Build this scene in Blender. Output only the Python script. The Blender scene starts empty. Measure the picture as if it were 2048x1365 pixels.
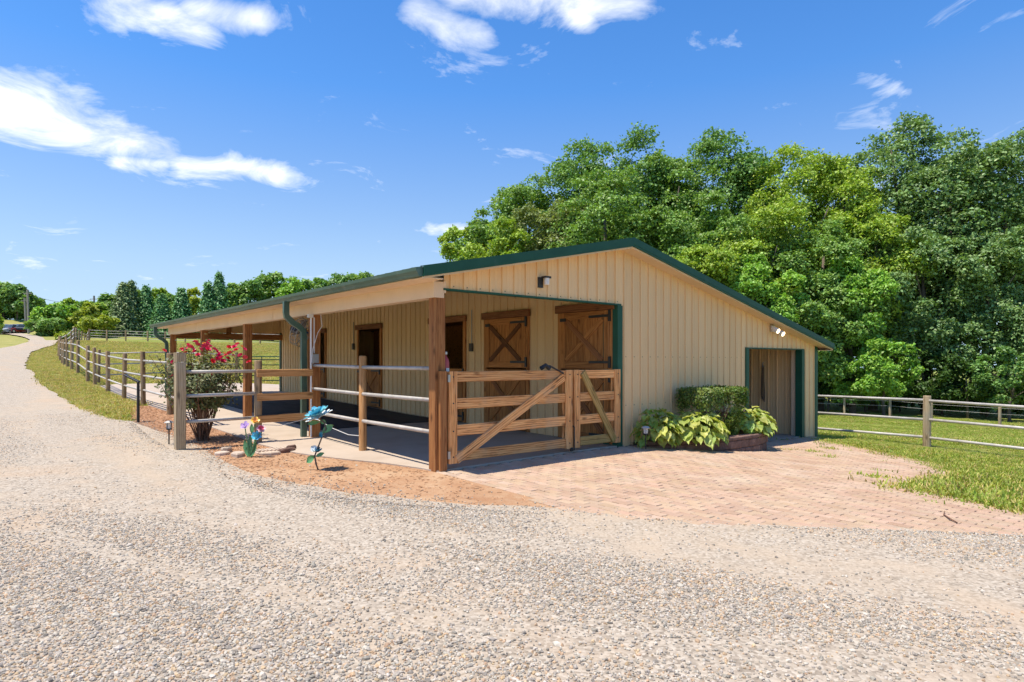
import bpy, bmesh, math, random
import numpy as np
from mathutils import Vector, Matrix
from mathutils.geometry import delaunay_2d_cdt
R = math.radians
S = bpy.context.scene
COL = S.collection
rnd = random.Random(7)

# ------------------------------------------------------------------ camera, sky, sun, exposure
TH = R(49.8)
CR = Vector((math.sin(TH), -math.cos(TH), 0)); CF = Vector((math.cos(TH), math.sin(TH), 0))
EYE = 1.48
CAM = Vector((-4.629, -7.073, EYE))
cd = bpy.data.cameras.new('camera'); cam = bpy.data.objects.new('camera', cd); COL.objects.link(cam)
cd.sensor_width = 36; cd.lens = 36 * 1250 / 2048; cd.shift_y = (722 - 682.5) / 2048
cd.clip_start = .05; cd.clip_end = 3000
cam.location = CAM; cam.rotation_euler = (R(90), 0, math.atan2(-CF.x, CF.y))
S.camera = cam

SUN = Vector((.30, -.09, -1)).normalized()
sd = bpy.data.lights.new('sun', 'SUN'); sd.energy = 4.6; sd.angle = R(.53); sd.color = (1, .925, .80)
so = bpy.data.objects.new('sun', sd); COL.objects.link(so)
so.rotation_euler = SUN.to_track_quat('-Z', 'Y').to_euler(); so.location = (-10, 0, 40)
V = S.view_settings
V.view_transform = 'Standard'; V.look = 'None'; V.exposure = 0.50; V.gamma = 1; V.use_curve_mapping = False
S.cycles.max_bounces = 8; S.cycles.transparent_max_bounces = 8

def at(x, y, Z):           # a point at depth Z metres in front of the viewpoint
    return CAM + CR * ((x - 1024) / 1250 * Z) + CF * Z + Vector((0, 0, (722 - y) / 1250 * Z))

# ------------------------------------------------------------------ node helpers
class NT:
    def __init__(s, tree): s.t = tree; s.t.nodes.clear()
    def n(s, typ, **k):
        nd = s.t.nodes.new(typ)
        for a, b in k.items():
            if a.startswith('i_'):
                key = a[2:]; key = int(key) if key.isdigit() else key.replace('_', ' ')
                s.put(nd.inputs[key], b)
            else: setattr(nd, a, b)
        return nd
    def put(s, sock, b):
        if isinstance(b, bpy.types.NodeSocket): s.t.links.new(b, sock)
        else: sock.default_value = b
    def l(s, a, b): s.t.links.new(a, b)
    def math(s, op, a, b=0., c=None, clamp=False):
        nd = s.n('ShaderNodeMath', operation=op, use_clamp=clamp); s.put(nd.inputs[0], a); s.put(nd.inputs[1], b)
        if c is not None: s.put(nd.inputs[2], c)
        return nd.outputs[0]
    def vm(s, op, a, b=(0, 0, 0)):
        nd = s.n('ShaderNodeVectorMath', operation=op); s.put(nd.inputs[0], a); s.put(nd.inputs[1], b)
        return nd.outputs['Value'] if op == 'DOT_PRODUCT' else nd.outputs[0]
    def ramp(s, fac, stops, interp='LINEAR'):
        nd = s.n('ShaderNodeValToRGB'); r = nd.color_ramp; r.interpolation = interp
        while len(r.elements) < len(stops): r.elements.new(.5)
        for e, (p, c) in zip(r.elements, stops):
            e.position = p; e.color = (*c, 1) if len(c) == 3 else c
        s.put(nd.inputs[0], fac); return nd.outputs[0]
    def mix(s, f, a, b, blend='MIX'):
        nd = s.n('ShaderNodeMix', data_type='RGBA', blend_type=blend)
        s.put(nd.inputs[0], f)
        for i, q in ((6, a), (7, b)): s.put(nd.inputs[i], (*q, 1) if isinstance(q, tuple) and len(q) == 3 else q)
        return nd.outputs[2]
    def noise(s, vec, scale, detail=4, rough=.55, dist=0., out=0):
        nd = s.n('ShaderNodeTexNoise'); nd.inputs['Scale'].default_value = scale; nd.inputs['Detail'].default_value = detail
        nd.inputs['Roughness'].default_value = rough; nd.inputs['Distortion'].default_value = dist
        s.l(vec, nd.inputs['Vector']); return nd.outputs[out]

def world():
    w = bpy.data.worlds.new('World'); S.world = w; w.use_nodes = True
    w.cycles.sampling_method = 'MANUAL'; w.cycles.sample_map_resolution = 256
    t = NT(w.node_tree)
    sky = t.n('ShaderNodeTexSky', sky_type='NISHITA', sun_disc=False, sun_elevation=R(72.6), sun_rotation=R(-73), altitude=200, air_density=1.0, dust_density=0.0, ozone_density=1.8)
    tc = t.n('ShaderNodeTexCoord'); d = t.vm('NORMALIZE', tc.outputs['Generated'])
    sep = t.n('ShaderNodeSeparateXYZ'); t.l(d, sep.inputs[0])
    cz = t.n('ShaderNodeCombineXYZ'); t.l(sep.outputs[0], cz.inputs[0]); t.l(sep.outputs[1], cz.inputs[1]); t.l(t.math('SMOOTH_MAX', sep.outputs[2], .10, .12), cz.inputs[2]); t.l(cz.outputs[0], sky.inputs[0])
    # cloud layer: a flat sheet of noise seen in perspective, thick where the day's few clouds stand
    den = t.math('ADD', t.math('MAXIMUM', sep.outputs[2], 0.), .12)
    px = t.math('DIVIDE', sep.outputs[0], den); py = t.math('DIVIDE', sep.outputs[1], den)
    cx = t.n('ShaderNodeCombineXYZ'); t.l(px, cx.inputs[0]); t.l(py, cx.inputs[1])
    n1 = t.noise(cx.outputs[0], 3.4, 8, .63, .7); n2 = t.noise(cx.outputs[0], .55, 3, .5)
    def cdir(x, y): return (at(x, y, 1) - CAM).normalized()
    bias = None
    for x0, y0, x1, y1, wd in [(-60, 190, 140, 235, 62), (90, 240, 350, 300, 42), (350, 325, 560, 345, 27), (230, 325, 330, 330, 16), (250, 5, 400, 60, 40), (380, 20, 520, 40, 30), (830, 20, 960, 70, 36), (900, -20, 1290, -10, 60), (1100, 0, 1180, 50, 25), (860, 458, 935, 460, 13), (1720, 150, 1820, 190, 16), (-40, 520, 160, 530, 30),
                               (-900, 200, -500, 100, 70), (2600, 200, 2900, 60, 60)]:
        a, b = cdir(x0, y0), cdir(x1, y1); c = ((a + b) / 2).normalized(); ax = (b - a); ln = ax.length; ax.normalize()
        up = c.cross(ax).normalized(); h = wd / 1250 * c.dot(CF)
        q = t.vm('SUBTRACT', d, tuple(c))
        ea = t.math('DIVIDE', t.math('MAXIMUM', t.math('SUBTRACT', t.math('ABSOLUTE', t.vm('DOT_PRODUCT', q, tuple(ax))), ln * .42), 0.), h * 1.3)
        eb = t.math('DIVIDE', t.vm('DOT_PRODUCT', q, tuple(up)), h)
        ec = t.math('DIVIDE', t.vm('DOT_PRODUCT', q, tuple(c)), .25)
        r2 = t.math('ADD', t.math('ADD', t.math('MULTIPLY', ea, ea), t.math('MULTIPLY', eb, eb)), t.math('MULTIPLY', ec, ec))
        m = t.math('POWER', 2.718, t.math('MULTIPLY', r2, -1.))
        if y0 in (520, 150): m = t.math('MULTIPLY', m, .24)
        bias = m if bias is None else t.math('MAXIMUM', bias, m)
    f = t.math('ADD', t.math('MULTIPLY', n1, 2.1), t.math('MULTIPLY', bias, .78))
    f = t.math('SUBTRACT', t.math('ADD', f, t.math('MULTIPLY', t.math('SUBTRACT', n2, .5), .3)), 1.275)
    f = t.math('MULTIPLY', f, 1.25, clamp=True)
    f = t.math('MULTIPLY', f, t.math('MULTIPLY', sep.outputs[2], 9., clamp=True))
    el = t.math('MULTIPLY', t.math('SUBTRACT', sep.outputs[2], .10), 3.4, clamp=True)      # deeper, purer blue away from the horizon
    hs = t.n('ShaderNodeHueSaturation'); hs.inputs['Hue'].default_value = .506; t.l(sky.outputs[0], hs.inputs['Color'])
    t.l(t.math('ADD', t.math('MULTIPLY', el, .32), 1.0), hs.inputs['Saturation']); t.l(t.math('ADD', t.math('MULTIPLY', el, .46), .98), hs.inputs['Value'])
    shade = t.ramp(n1, [(.38, (6.6, 7.0, 7.6)), (.62, (8.8, 8.9, 9.0))])
    col = t.mix(t.math('POWER', f, .9), hs.outputs[0], shade)
    bg = t.n('ShaderNodeBackground', i_Color=col, i_Strength=.108)
    o = t.n('ShaderNodeOutputWorld'); t.l(bg.outputs[0], o.inputs[0])
world()

# ------------------------------------------------------------------ materials
MT = {}
def mat(name, stops, scale=4, detail=5, rough=.7, bump=0., bscale=30, stretch=(1, 1, 1), rand=.1, metal=0., trans=0., dist=0., spec=.35, extra=None, hue=0., island=0., wear=None):
    m = bpy.data.materials.new(name); m.use_nodes = True; t = NT(m.node_tree)
    tc = t.n('ShaderNodeTexCoord'); oi = t.n('ShaderNodeObjectInfo')
    mp = t.n('ShaderNodeMapping'); mp.inputs['Scale'].default_value = stretch; t.l(tc.outputs['Object'], mp.inputs['Vector'])
    off = t.math('MULTIPLY', oi.outputs['Random'], 37.); t.l(off, mp.inputs['Location'])
    nz = t.noise(mp.outputs[0], scale, detail, .6, dist)
    c = t.ramp(nz, stops)
    if wear: # (colour, scale, threshold, strength)
        wn = t.noise(tc.outputs['Object'], wear[1], 5, .65)
        c = t.mix(t.math('MULTIPLY', t.math('MULTIPLY', t.math('SUBTRACT', wn, wear[2]), 6., clamp=True), wear[3]), c, wear[0])
    r = oi.outputs['Random']
    if island:
        g = t.n('ShaderNodeNewGeometry')
        r = t.math('FRACT', t.math('ADD', r, g.outputs['Random Per Island']))
    hv = t.n('ShaderNodeHueSaturation'); t.l(c, hv.inputs['Color'])
    t.l(t.math('ADD', t.math('MULTIPLY', t.math('SUBTRACT', r, .5), 2 * (rand + island)), 1.), hv.inputs['Value'])
    if hue:
        r2 = t.math('FRACT', t.math('MULTIPLY', r, 7.31))
        t.l(t.math('ADD', t.math('MULTIPLY', t.math('SUBTRACT', r2, .5), 2 * hue), .5), hv.inputs['Hue'])
    c = hv.outputs[0]
    p = t.n('ShaderNodeBsdfPrincipled', i_Roughness=rough, i_Metallic=metal); t.l(c, p.inputs['Base Color'])
    p.inputs['Specular IOR Level'].default_value = spec
    if bump:
        bn = t.noise(mp.outputs[0], bscale, 4, .6)
        b = t.n('ShaderNodeBump'); b.inputs['Strength'].default_value = bump; b.inputs['Distance'].default_value = .02; t.l(bn, b.inputs['Height']); t.l(b.outputs[0], p.inputs['Normal'])
    out = p.outputs[0]
    if trans:
        tr = t.n('ShaderNodeBsdfTranslucent'); bri = t.mix(1., c, (1.25, 1.3, .5), 'MULTIPLY'); t.l(bri, tr.inputs[0])
        mx = t.n('ShaderNodeMixShader'); mx.inputs[0].default_value = trans; t.l(out, mx.inputs[1]); t.l(tr.outputs[0], mx.inputs[2]); out = mx.outputs[0]
    o = t.n('ShaderNodeOutputMaterial'); t.l(out, o.inputs[0]); MT[name] = m; return m

def wood(name, lo, mid, hi, rough=.75, grey=None, grain=1.):
    m = bpy.data.materials.new(name); m.use_nodes = True; t = NT(m.node_tree)
    tc = t.n('ShaderNodeTexCoord'); oi = t.n('ShaderNodeObjectInfo'); mp = t.n('ShaderNodeMapping')
    mp.inputs['Scale'].default_value = (.7, 9, 9); t.l(tc.outputs['Object'], mp.inputs['Vector']); t.l(t.math('MULTIPLY', oi.outputs['Random'], 91.), mp.inputs['Location'])
    g1 = t.noise(mp.outputs[0], 1.9, 7, .66, 1.6)
    wv = t.n('ShaderNodeTexWave', wave_type='BANDS', bands_direction='Y'); wv.inputs['Scale'].default_value = 1.1; wv.inputs['Distortion'].default_value = 7; wv.inputs['Detail'].default_value = 3; wv.inputs['Detail Scale'].default_value = 1.2
    t.l(mp.outputs[0], wv.inputs['Vector'])
    g = t.math('ADD', t.math('MULTIPLY', g1, .84), t.math('MULTIPLY', wv.outputs['Fac'], .16 * grain))
    c = t.ramp(g, [(.30, lo), (.46, mid), (.66, hi)])
    mk = t.n('ShaderNodeMapping'); mk.inputs['Scale'].default_value = (2.4, 6, 6); t.l(tc.outputs['Object'], mk.inputs['Vector']); t.l(t.math('MULTIPLY', oi.outputs['Random'], 53.), mk.inputs['Location'])
    vo = t.n('ShaderNodeTexVoronoi'); vo.inputs['Scale'].default_value = 1.; t.l(mk.outputs[0], vo.inputs['Vector'])
    kn = t.math('MULTIPLY', t.math('SUBTRACT', .2, vo.outputs['Distance']), 7., clamp=True)
    c = t.mix(t.math('MULTIPLY', kn, .75), c, tuple(q * .45 for q in lo))
    if grey:
        gn = t.noise(tc.outputs['Object'], 2.1, 4, .6)
        c = t.mix(t.math('MULTIPLY', t.math('SUBTRACT', gn, .5), 3.2, clamp=True), c, grey)
    hv = t.n('ShaderNodeHueSaturation'); t.l(c, hv.inputs['Color']); t.l(t.math('ADD', t.math('MULTIPLY', oi.outputs['Random'], .34), .83), hv.inputs['Value'])
    p = t.n('ShaderNodeBsdfPrincipled', i_Roughness=rough); t.l(hv.outputs[0], p.inputs['Base Color']); p.inputs['Specular IOR Level'].default_value = .25
    b = t.n('ShaderNodeBump'); b.inputs['Strength'].default_value = .45; b.inputs['Distance'].default_value = .006; t.l(g, b.inputs['Height']); t.l(b.outputs[0], p.inputs['Normal'])
    o = t.n('ShaderNodeOutputMaterial'); t.l(p.outputs[0], o.inputs[0]); MT[name] = m; return m

wood('gate_wood', (.13, .04, .012), (.66, .285, .095), (.88, .48, .19), grey=(.60, .37, .20), grain=1.2)
wood('gate_wood_green', (.17, .10, .03), (.42, .26, .08), (.58, .38, .14), grey=(.33, .29, .08), grain=1.)
wood('post_wood', (.13, .045, .014), (.32, .125, .04), (.44, .20, .07))
wood('post_weathered', (.17, .12, .07), (.33, .24, .14), (.45, .35, .22), grey=(.33, .29, .22))
wood('fence_wood', (.14, .085, .04), (.30, .195, .10), (.42, .29, .16), grey=(.30, .25, .18))
wood('board_wood', (.25, .11, .035), (.46, .23, .085), (.56, .32, .14))
wood('door_wood', (.15, .05, .012), (.40, .16, .045), (.52, .23, .075))
wood('brace_dark', (.06, .022, .008), (.13, .05, .018), (.19, .08, .03))
wood('lintel_wood', (.12, .045, .016), (.24, .095, .035), (.32, .14, .055))
wood('bark', (.07, .052, .038), (.14, .11, .085), (.22, .18, .145), rough=.95)
wood('pole_wood', (.17, .14, .12), (.30, .26, .22), (.38, .34, .30), rough=.9)
mat('siding', [(.3, (.76, .515, .265)), (.7, (.83, .575, .305))], 1.2, 5, .5, .04, 60, stretch=(3, 3, .3), rand=.035, spec=.3, wear=((.60, .40, .20), 2.5, .55, .35))
mat('cream_trim', [(.3, (0.700, 0.510, 0.329)), (.7, (0.780, 0.581, 0.392))], 1.5, 4, .5, rand=.03, wear=((0.560, 0.408, 0.276), 5, .58, .4))
mat('white_trim', [(.3, (.72, .66, .58)), (.7, (.80, .75, .68))], 2, 3, .5)
mat('green_trim', [(.3, (.012, .07, .042)), (.7, (.018, .092, .056))], 2, 4, .5, rand=.03, spec=.25, wear=((.06, .13, .10), 6, .6, .4))
mat('gutter_green', [(.3, (.045, .105, .075)), (.7, (.08, .145, .11))], 3, 5, .4, spec=.4, wear=((.17, .21, .17), 7, .56, .5))
mat('roof_metal', [(.3, (.13, .22, .19)), (.7, (.19, .28, .25))], 2, 4, .3, spec=.5)
mat('galvanised', [(.3, (.40, .37, .33)), (.7, (.56, .52, .47))], 6, 5, .6, .1, 60, metal=.1, spec=.35, wear=((.33, .24, .16), 4, .55, .7))
mat('black_metal', [(.3, (.012, .012, .013)), (.7, (.03, .028, .027))], 8, 3, .45, spec=.5)
mat('steel', [(.3, (.35, .35, .36)), (.7, (.5, .5, .5))], 8, 3, .35, metal=.8)
mat('white_plastic', [(.3, (.68, .66, .62)), (.7, (.78, .76, .73))], 5, 3, .5)
mat('grey_plastic', [(.3, (.30, .30, .28)), (.7, (.40, .39, .37))], 5, 3, .5)
mat('dark_box', [(.3, (.05, .045, .04)), (.7, (.09, .08, .07))], 5, 3, .5)
mat('rubber', [(.3, (.016, .017, .02)), (.7, (.05, .052, .06))], 3, 6, .75, .2, 40, stretch=(1, .25, 1))
mat('concrete', [(.2, (0.387, 0.302, 0.224)), (.5, (0.456, 0.367, 0.286)), (.8, (0.495, 0.410, 0.325))], 1.6, 9, .9, .12, 70, rand=0, wear=((0.372, 0.279, 0.202), .9, .57, .5))
mat('floor_concrete', [(.2, (.34, .25, .18)), (.8, (.46, .35, .26))], 1.6, 8, .9, .1, 60, rand=0)
mat('stone_block', [(.25, (.10, .055, .042)), (.5, (.18, .105, .08)), (.8, (.28, .18, .14))], 7, 8, .95, .9, 16, rand=.12, wear=((.42, .30, .22), 5, .6, .7))
mat('flat_stone', [(.25, (.40, .30, .22)), (.8, (.62, .51, .41))], 5, 8, .95, .4, 20, rand=.2)
mat('soil', [(.3, (.07, .035, .02)), (.7, (.15, .08, .045))], 9, 8, .95, .8, 25)
mat('leaf_rose', [(.3, (.09, .12, .04)), (.7, (.21, .22, .10))], 9, 3, .5, rand=.1, trans=.3, island=.4, hue=.03)
mat('leaf_box', [(.3, (0.081, 0.155, 0.022)), (.7, (0.230, 0.284, 0.061))], 6, 3, .45, rand=.05, trans=.3, island=.4, hue=.035)
mat('leaf_hosta', [(.3, (.22, .32, .045)), (.62, (.40, .49, .12)), (.85, (.55, .60, .26))], 9, 3, .42, .12, 40, rand=.22, trans=.32, hue=.03)
mat('leaf_hosta_gold', [(.3, (.38, .43, .08)), (.62, (.50, .54, .15)), (.85, (.62, .64, .30))], 9, 3, .42, .12, 40, rand=.2, trans=.32, hue=.025)
mat('stem_brown', [(.3, (.10, .05, .03)), (.7, (.24, .13, .08))], 9, 4, .8)
for nm_, c0, c1 in [('petal_rose', (.62, .015, .05), (.78, .04, .13)), ('petal_orange', (.75, .20, .04), (.85, .38, .08)), ('petal_yellow', (.80, .50, .06), (.88, .62, .14)), ('petal_purple', (.42, .25, .55), (.60, .42, .68)), ('petal_crimson', (.35, .02, .07), (.55, .08, .15)), ('petal_pink', (.70, .40, .48), (.80, .55, .60)), ('petal_blue', (.05, .34, .52), (.14, .52, .68)), ('petal_teal', (.05, .33, .40), (.20, .55, .60)), ('petal_teal_dark', (.012, .13, .16), (.03, .22, .26)), ('petal_white', (.60, .68, .70), (.75, .80, .80)), ('leaf_metal', (.07, .20, .07), (.14, .33, .13))]:
    mat(nm_, [(.3, c0), (.7, c1)], 22, 3, .38, rand=.12, spec=.5, hue=.015 if nm_ == 'petal_rose' else 0)
mat('stem_metal', [(.3, (.06, .05, .045)), (.7, (.13, .11, .09))], 12, 3, .45, spec=.5)
mat('extinguisher_red', [(.3, (.40, .05, .05)), (.7, (.5, .08, .07))], 5, 3, .35, spec=.5)
LEAF = {}
def leafmat(k, a, b, **kw):
    LEAF[k] = mat('leaf_' + k, [(.3, a), (.7, b)], .5, 3, kw.pop('rough', .5), rand=.06, trans=kw.pop('trans', .24), island=.28, hue=.018, **kw)
leafmat('dark', (0.134, 0.262, 0.064), (0.226, 0.379, 0.101))
leafmat('mid', (0.177, 0.311, 0.064), (0.272, 0.420, 0.101))
leafmat('yellow_green', (0.267, 0.398, 0.043), (0.386, 0.505, 0.078))
leafmat('shade', (.06, .12, .025), (.09, .17, .035))  # darker leaf copy: the shade inside the woods put into the colour
leafmat('olive', (0.206, 0.257, 0.073), (0.294, 0.345, 0.124))
leafmat('oak', (0.158, 0.273, 0.085), (0.255, 0.378, 0.134), rough=.5, spec=.35, trans=.2)
leafmat('bright', (0.218, 0.404, 0.057), (0.318, 0.520, 0.088))
leafmat('golden', (0.302, 0.375, 0.037), (0.411, 0.471, 0.061))
leafmat('cedar', (0.108, 0.264, 0.078), (0.188, 0.363, 0.120), trans=.12)
leafmat('spruce', (0.158, 0.232, 0.082), (0.237, 0.318, 0.120), trans=.12)

# ground materials -------------------------------------------------
def gmat(name, fn, rough=.95):
    m = bpy.data.materials.new(name); m.use_nodes = True; t = NT(m.node_tree)
    tc = t.n('ShaderNodeTexCoord'); c, h, st, ds = fn(t, tc.outputs['Object'])
    p = t.n('ShaderNodeBsdfPrincipled', i_Roughness=rough); t.l(c, p.inputs['Base Color']); p.inputs['Specular IOR Level'].default_value = .15
    b = t.n('ShaderNodeBump'); b.inputs['Strength'].default_value = st; b.inputs['Distance'].default_value = ds; t.l(h, b.inputs['Height']); t.l(b.outputs[0], p.inputs['Normal'])
    o = t.n('ShaderNodeOutputMaterial'); t.l(p.outputs[0], o.inputs[0]); MT[name] = m
def f_gravel(t, v):
    big = t.noise(v, .55, 4, .6); mid = t.noise(v, 2.2, 6, .65); fine = t.noise(v, 38, 5, .7)
    mp = t.n('ShaderNodeMapping'); mp.inputs['Scale'].default_value = (1.0, .14, 1); mp.inputs['Rotation'].default_value = (0, 0, R(6)); t.l(v, mp.inputs[0])
    track = t.noise(mp.outputs[0], .8, 4, .55)
    vo = t.n('ShaderNodeTexVoronoi'); vo.inputs['Scale'].default_value = 46; t.l(v, vo.inputs['Vector'])
    sv = t.n('ShaderNodeSeparateColor'); t.l(vo.outputs['Color'], sv.inputs[0])
    st = t.ramp(sv.outputs[0], [(0, (0.199, 0.161, 0.122)), (.35, (0.362, 0.300, 0.231)), (.7, (0.471, 0.396, 0.308)), (1, (0.543, 0.478, 0.389))])
    dust = t.ramp(mid, [(.3, (0.425, 0.318, 0.212)), (.7, (0.498, 0.391, 0.281))])
    f = t.math('MULTIPLY', t.math('SUBTRACT', t.math('ADD', t.math('MULTIPLY', mid, .5), t.math('MULTIPLY', track, .65)), .56), 6., clamp=True)
    c = t.mix(t.math('MULTIPLY', f, .85), st, dust)
    c = t.mix(t.math('MULTIPLY', t.math('MULTIPLY', t.math('SUBTRACT', big, .53), 5., clamp=True), .38), c, (0.507, 0.322, 0.181))
    c = t.mix(.3, c, t.ramp(fine, [(.3, (0.181, 0.148, 0.108)), (.7, (0.597, 0.496, 0.380))]))
    return c, t.math('ADD', t.math('MULTIPLY', vo.outputs['Distance'], -.6), fine), .5, .012
def f_dirt(t, v):
    a = t.noise(v, 1.3, 5, .6); b = t.noise(v, 9, 6, .7); fn = t.noise(v, 60, 4, .7)
    c = t.ramp(a, [(.3, (.34, .165, .075)), (.5, (.44, .25, .13)), (.68, (.54, .37, .22))])
    c = t.mix(t.math('MULTIPLY', t.math('SUBTRACT', b, .5), 2.6, clamp=True), c, (.52, .37, .235))
    sp = t.n('ShaderNodeSeparateXYZ'); t.l(v, sp.inputs[0])        # redder mulch around the roses, paler sand towards the paving
    fm = t.math('ADD', t.math('MULTIPLY', t.math('SUBTRACT', sp.outputs[1], 1.6), .35), t.math('MULTIPLY', t.math('SUBTRACT', a, .5), 2.2), clamp=True)
    c = t.mix(t.math('MULTIPLY', fm, .75), c, t.ramp(b, [(.35, (.26, .11, .055)), (.65, (.46, .24, .125))]))
    c = t.mix(.28, c, t.ramp(fn, [(.3, (.20, .09, .05)), (.7, (.60, .42, .28))]))
    return c, t.math('ADD', b, fn), .55, .02
def f_grass(t, v):
    a = t.noise(v, .16, 5, .6); b = t.noise(v, 1.1, 6, .65); fn = t.noise(v, 24, 5, .75)
    sp = t.n('ShaderNodeSeparateXYZ'); t.l(v, sp.inputs[0])
    dry = t.ramp(b, [(.3, (.25, .25, .06)), (.55, (.39, .34, .11)), (.75, (.50, .40, .17))])
    grn = t.ramp(b, [(.3, (.16, .22, .03)), (.6, (.26, .29, .05)), (.8, (.38, .34, .09))])
    f = t.math('ADD', t.math('MULTIPLY', sp.outputs[0], .05, clamp=False), t.math('MULTIPLY', t.math('SUBTRACT', a, .5), 3.))
    f = t.math('ADD', f, .12, clamp=True)
    c = t.mix(f, dry, grn)
    c = t.mix(.35, c, t.ramp(fn, [(.3, (.07, .085, .018)), (.7, (.42, .42, .14))]))
    return c, t.math('ADD', fn, b), .8, .05
def f_bed(t, v):
    fn = t.noise(v, 30, 5, .7)
    return t.ramp(fn, [(.3, (.13, .075, .045)), (.7, (.30, .19, .11))]), fn, .3, .01
gmat('gravel_ground', f_gravel); gmat('dirt_ground', f_dirt); gmat('grass_ground', f_grass); gmat('sand_bed', f_bed)
mat('gravel_stone', [(.2, (0.237, 0.204, 0.166)), (.5, (0.397, 0.347, 0.281)), (.8, (0.558, 0.495, 0.412))], .6, 2, .85, .2, 90, rand=.40, hue=.012)
mat('gravel_stone_warm', [(.2, (0.390, 0.252, 0.147)), (.5, (0.483, 0.336, 0.202)), (.8, (0.521, 0.392, 0.265))], .6, 2, .85, rand=.28, hue=.01)
mat('mulch_chip', [(.3, (.32, .15, .07)), (.6, (.52, .30, .16)), (.8, (.68, .50, .33))], 3, 2, .9, rand=.35)
mat('grass_blade', [(.3, (.24, .325, .04)), (.7, (.38, .42, .075))], 2, 2, .6, rand=.3, trans=.3, hue=.03)
mat('grass_dry', [(.3, (.44, .37, .10)), (.7, (.60, .48, .19))], 2, 2, .65, rand=.3, trans=.25, hue=.03)
mat('brick_paver', [(.2, (0.363, 0.223, 0.140)), (.42, (0.435, 0.290, 0.190)), (.65, (0.474, 0.337, 0.233)), (.85, (0.419, 0.345, 0.279))], 1.9, 5, .9, .25, 60, rand=.0, island=.09, hue=.008, wear=((0.489, 0.384, 0.287), 1.3, .5, .5))

# ------------------------------------------------------------------ object helpers
WP = {}
def link(o, parent=None, w=Vector((0, 0, 0))):
    COL.objects.link(o); w = Vector(w); WP[o] = w
    if parent is not None: o.parent = parent; o.location = w - WP[parent]
    else: o.location = w
    return o
def tag(o, label=None, cat=None, group=None, kind=None):
    if label: o['label'] = label
    if cat: o['category'] = cat
    if group: o['group'] = group
    if kind: o['kind'] = kind
    return o
def empty(name, loc, parent=None):
    e = bpy.data.objects.new(name, None); e.empty_display_size = .1; return link(e, parent, loc)
def thing(name, loc, label, cat, group=None): return tag(empty(name, loc), label, cat, group)
def M_(m): return MT[m] if isinstance(m, str) else m
def mesh(name, v, f, m, smooth=False):
    me = bpy.data.meshes.new(name); me.from_pydata([tuple(p) for p in v], [], f); me.materials.append(M_(m))
    if smooth: me.shade_smooth()
    return me
def fast_mesh(name, v, nper, m):      # v: (N*nper,3) polygons that share no vertices
    me = bpy.data.meshes.new(name); n = len(v) // nper
    me.vertices.add(len(v)); me.vertices.foreach_set('co', np.ascontiguousarray(v, dtype=np.float32).ravel())
    me.loops.add(len(v)); me.loops.foreach_set('vertex_index', np.arange(len(v), dtype=np.int32))
    me.polygons.add(n); me.polygons.foreach_set('loop_start', np.arange(0, len(v), nper, dtype=np.int32))
    me.update(calc_edges=True); me.materials.append(M_(m)); return me
def obj(name, v, f, m, parent=None, origin=None, smooth=False):   # v in world metres
    v = [Vector(p) for p in v]
    if origin is None:
        origin = sum(v, Vector()) / len(v); origin.z = min(p.z for p in v)
    origin = Vector(origin)
    return link(bpy.data.objects.new(name, mesh(name, [p - origin for p in v], f, m, smooth)), parent, origin)
class MB:
    def __init__(s): s.v = []; s.f = []
    def add(s, v, f):
        k = len(s.v); s.v += [Vector(p) for p in v]; s.f += [tuple(i + k for i in q) for q in f]; return s
    def box(s, a, b):
        x0, y0, z0 = a; x1, y1, z1 = b
        return s.add([(x0, y0, z0), (x1, y0, z0), (x1, y1, z0), (x0, y1, z0), (x0, y0, z1), (x1, y0, z1), (x1, y1, z1), (x0, y1, z1)],
                     [(0, 3, 2, 1), (4, 5, 6, 7), (0, 1, 5, 4), (1, 2, 6, 5), (2, 3, 7, 6), (3, 0, 4, 7)])
    def tube(s, path, r, n=8, cap=True, sq=None):
        path = [Vector(p) for p in path]; rr = r if isinstance(r, (list, tuple)) else [r] * len(path); k0 = len(s.v); ring = []
        up = None
        for i, p in enumerate(path):
            d = (path[min(i + 1, len(path) - 1)] - path[max(i - 1, 0)]).normalized()
            if up is None:
                up = Vector((0, 0, 1)) if abs(d.z) < .9 else Vector((0, 1, 0))
            x = d.cross(up); x = x.normalized() if x.length > 1e-6 else Vector((1, 0, 0)); y = x.cross(d).normalized(); up = y
            vs = []
            for j in range(n):
                if sq: a, b = sq[j]; q = p + x * a + y * b
                else:
                    an = 2 * math.pi * j / n; q = p + (x * math.cos(an) + y * math.sin(an)) * rr[i]
                vs.append(q)
            ring.append(vs)
        vv = [q for q_ in ring for q in q_]; ff = []
        for i in range(len(path) - 1):
            for j in range(n): ff.append((i * n + j, i * n + (j + 1) % n, (i + 1) * n + (j + 1) % n, (i + 1) * n + j))
        if cap: ff += [tuple(range(n))[::-1], tuple((len(path) - 1) * n + j for j in range(n))]
        return s.add(vv, ff)
    def cyl(s, a, b, r, n=12): return s.tube([a, b], r, n)
    def lathe(s, c, prof, n=12):
        vv = [(c[0] + r * math.cos(2 * math.pi * j / n), c[1] + r * math.sin(2 * math.pi * j / n), c[2] + z) for r, z in prof for j in range(n)]; ff = []
        for i in range(len(prof) - 1):
            for j in range(n): ff.append((i * n + j, i * n + (j + 1) % n, (i + 1) * n + (j + 1) % n, (i + 1) * n + j))
        ff += [tuple(range(n))[::-1], tuple((len(prof) - 1) * n + j for j in range(n))]
        return s.add(vv, ff)
    def build(s, name, m, parent=None, origin=None, smooth=False): return obj(name, s.v, s.f, m, parent, origin, smooth)
def box(name, a, b, m, parent=None):
    return MB().box([min(p, q) for p, q in zip(a, b)], [max(p, q) for p, q in zip(a, b)]).build(name, m, parent)
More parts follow.
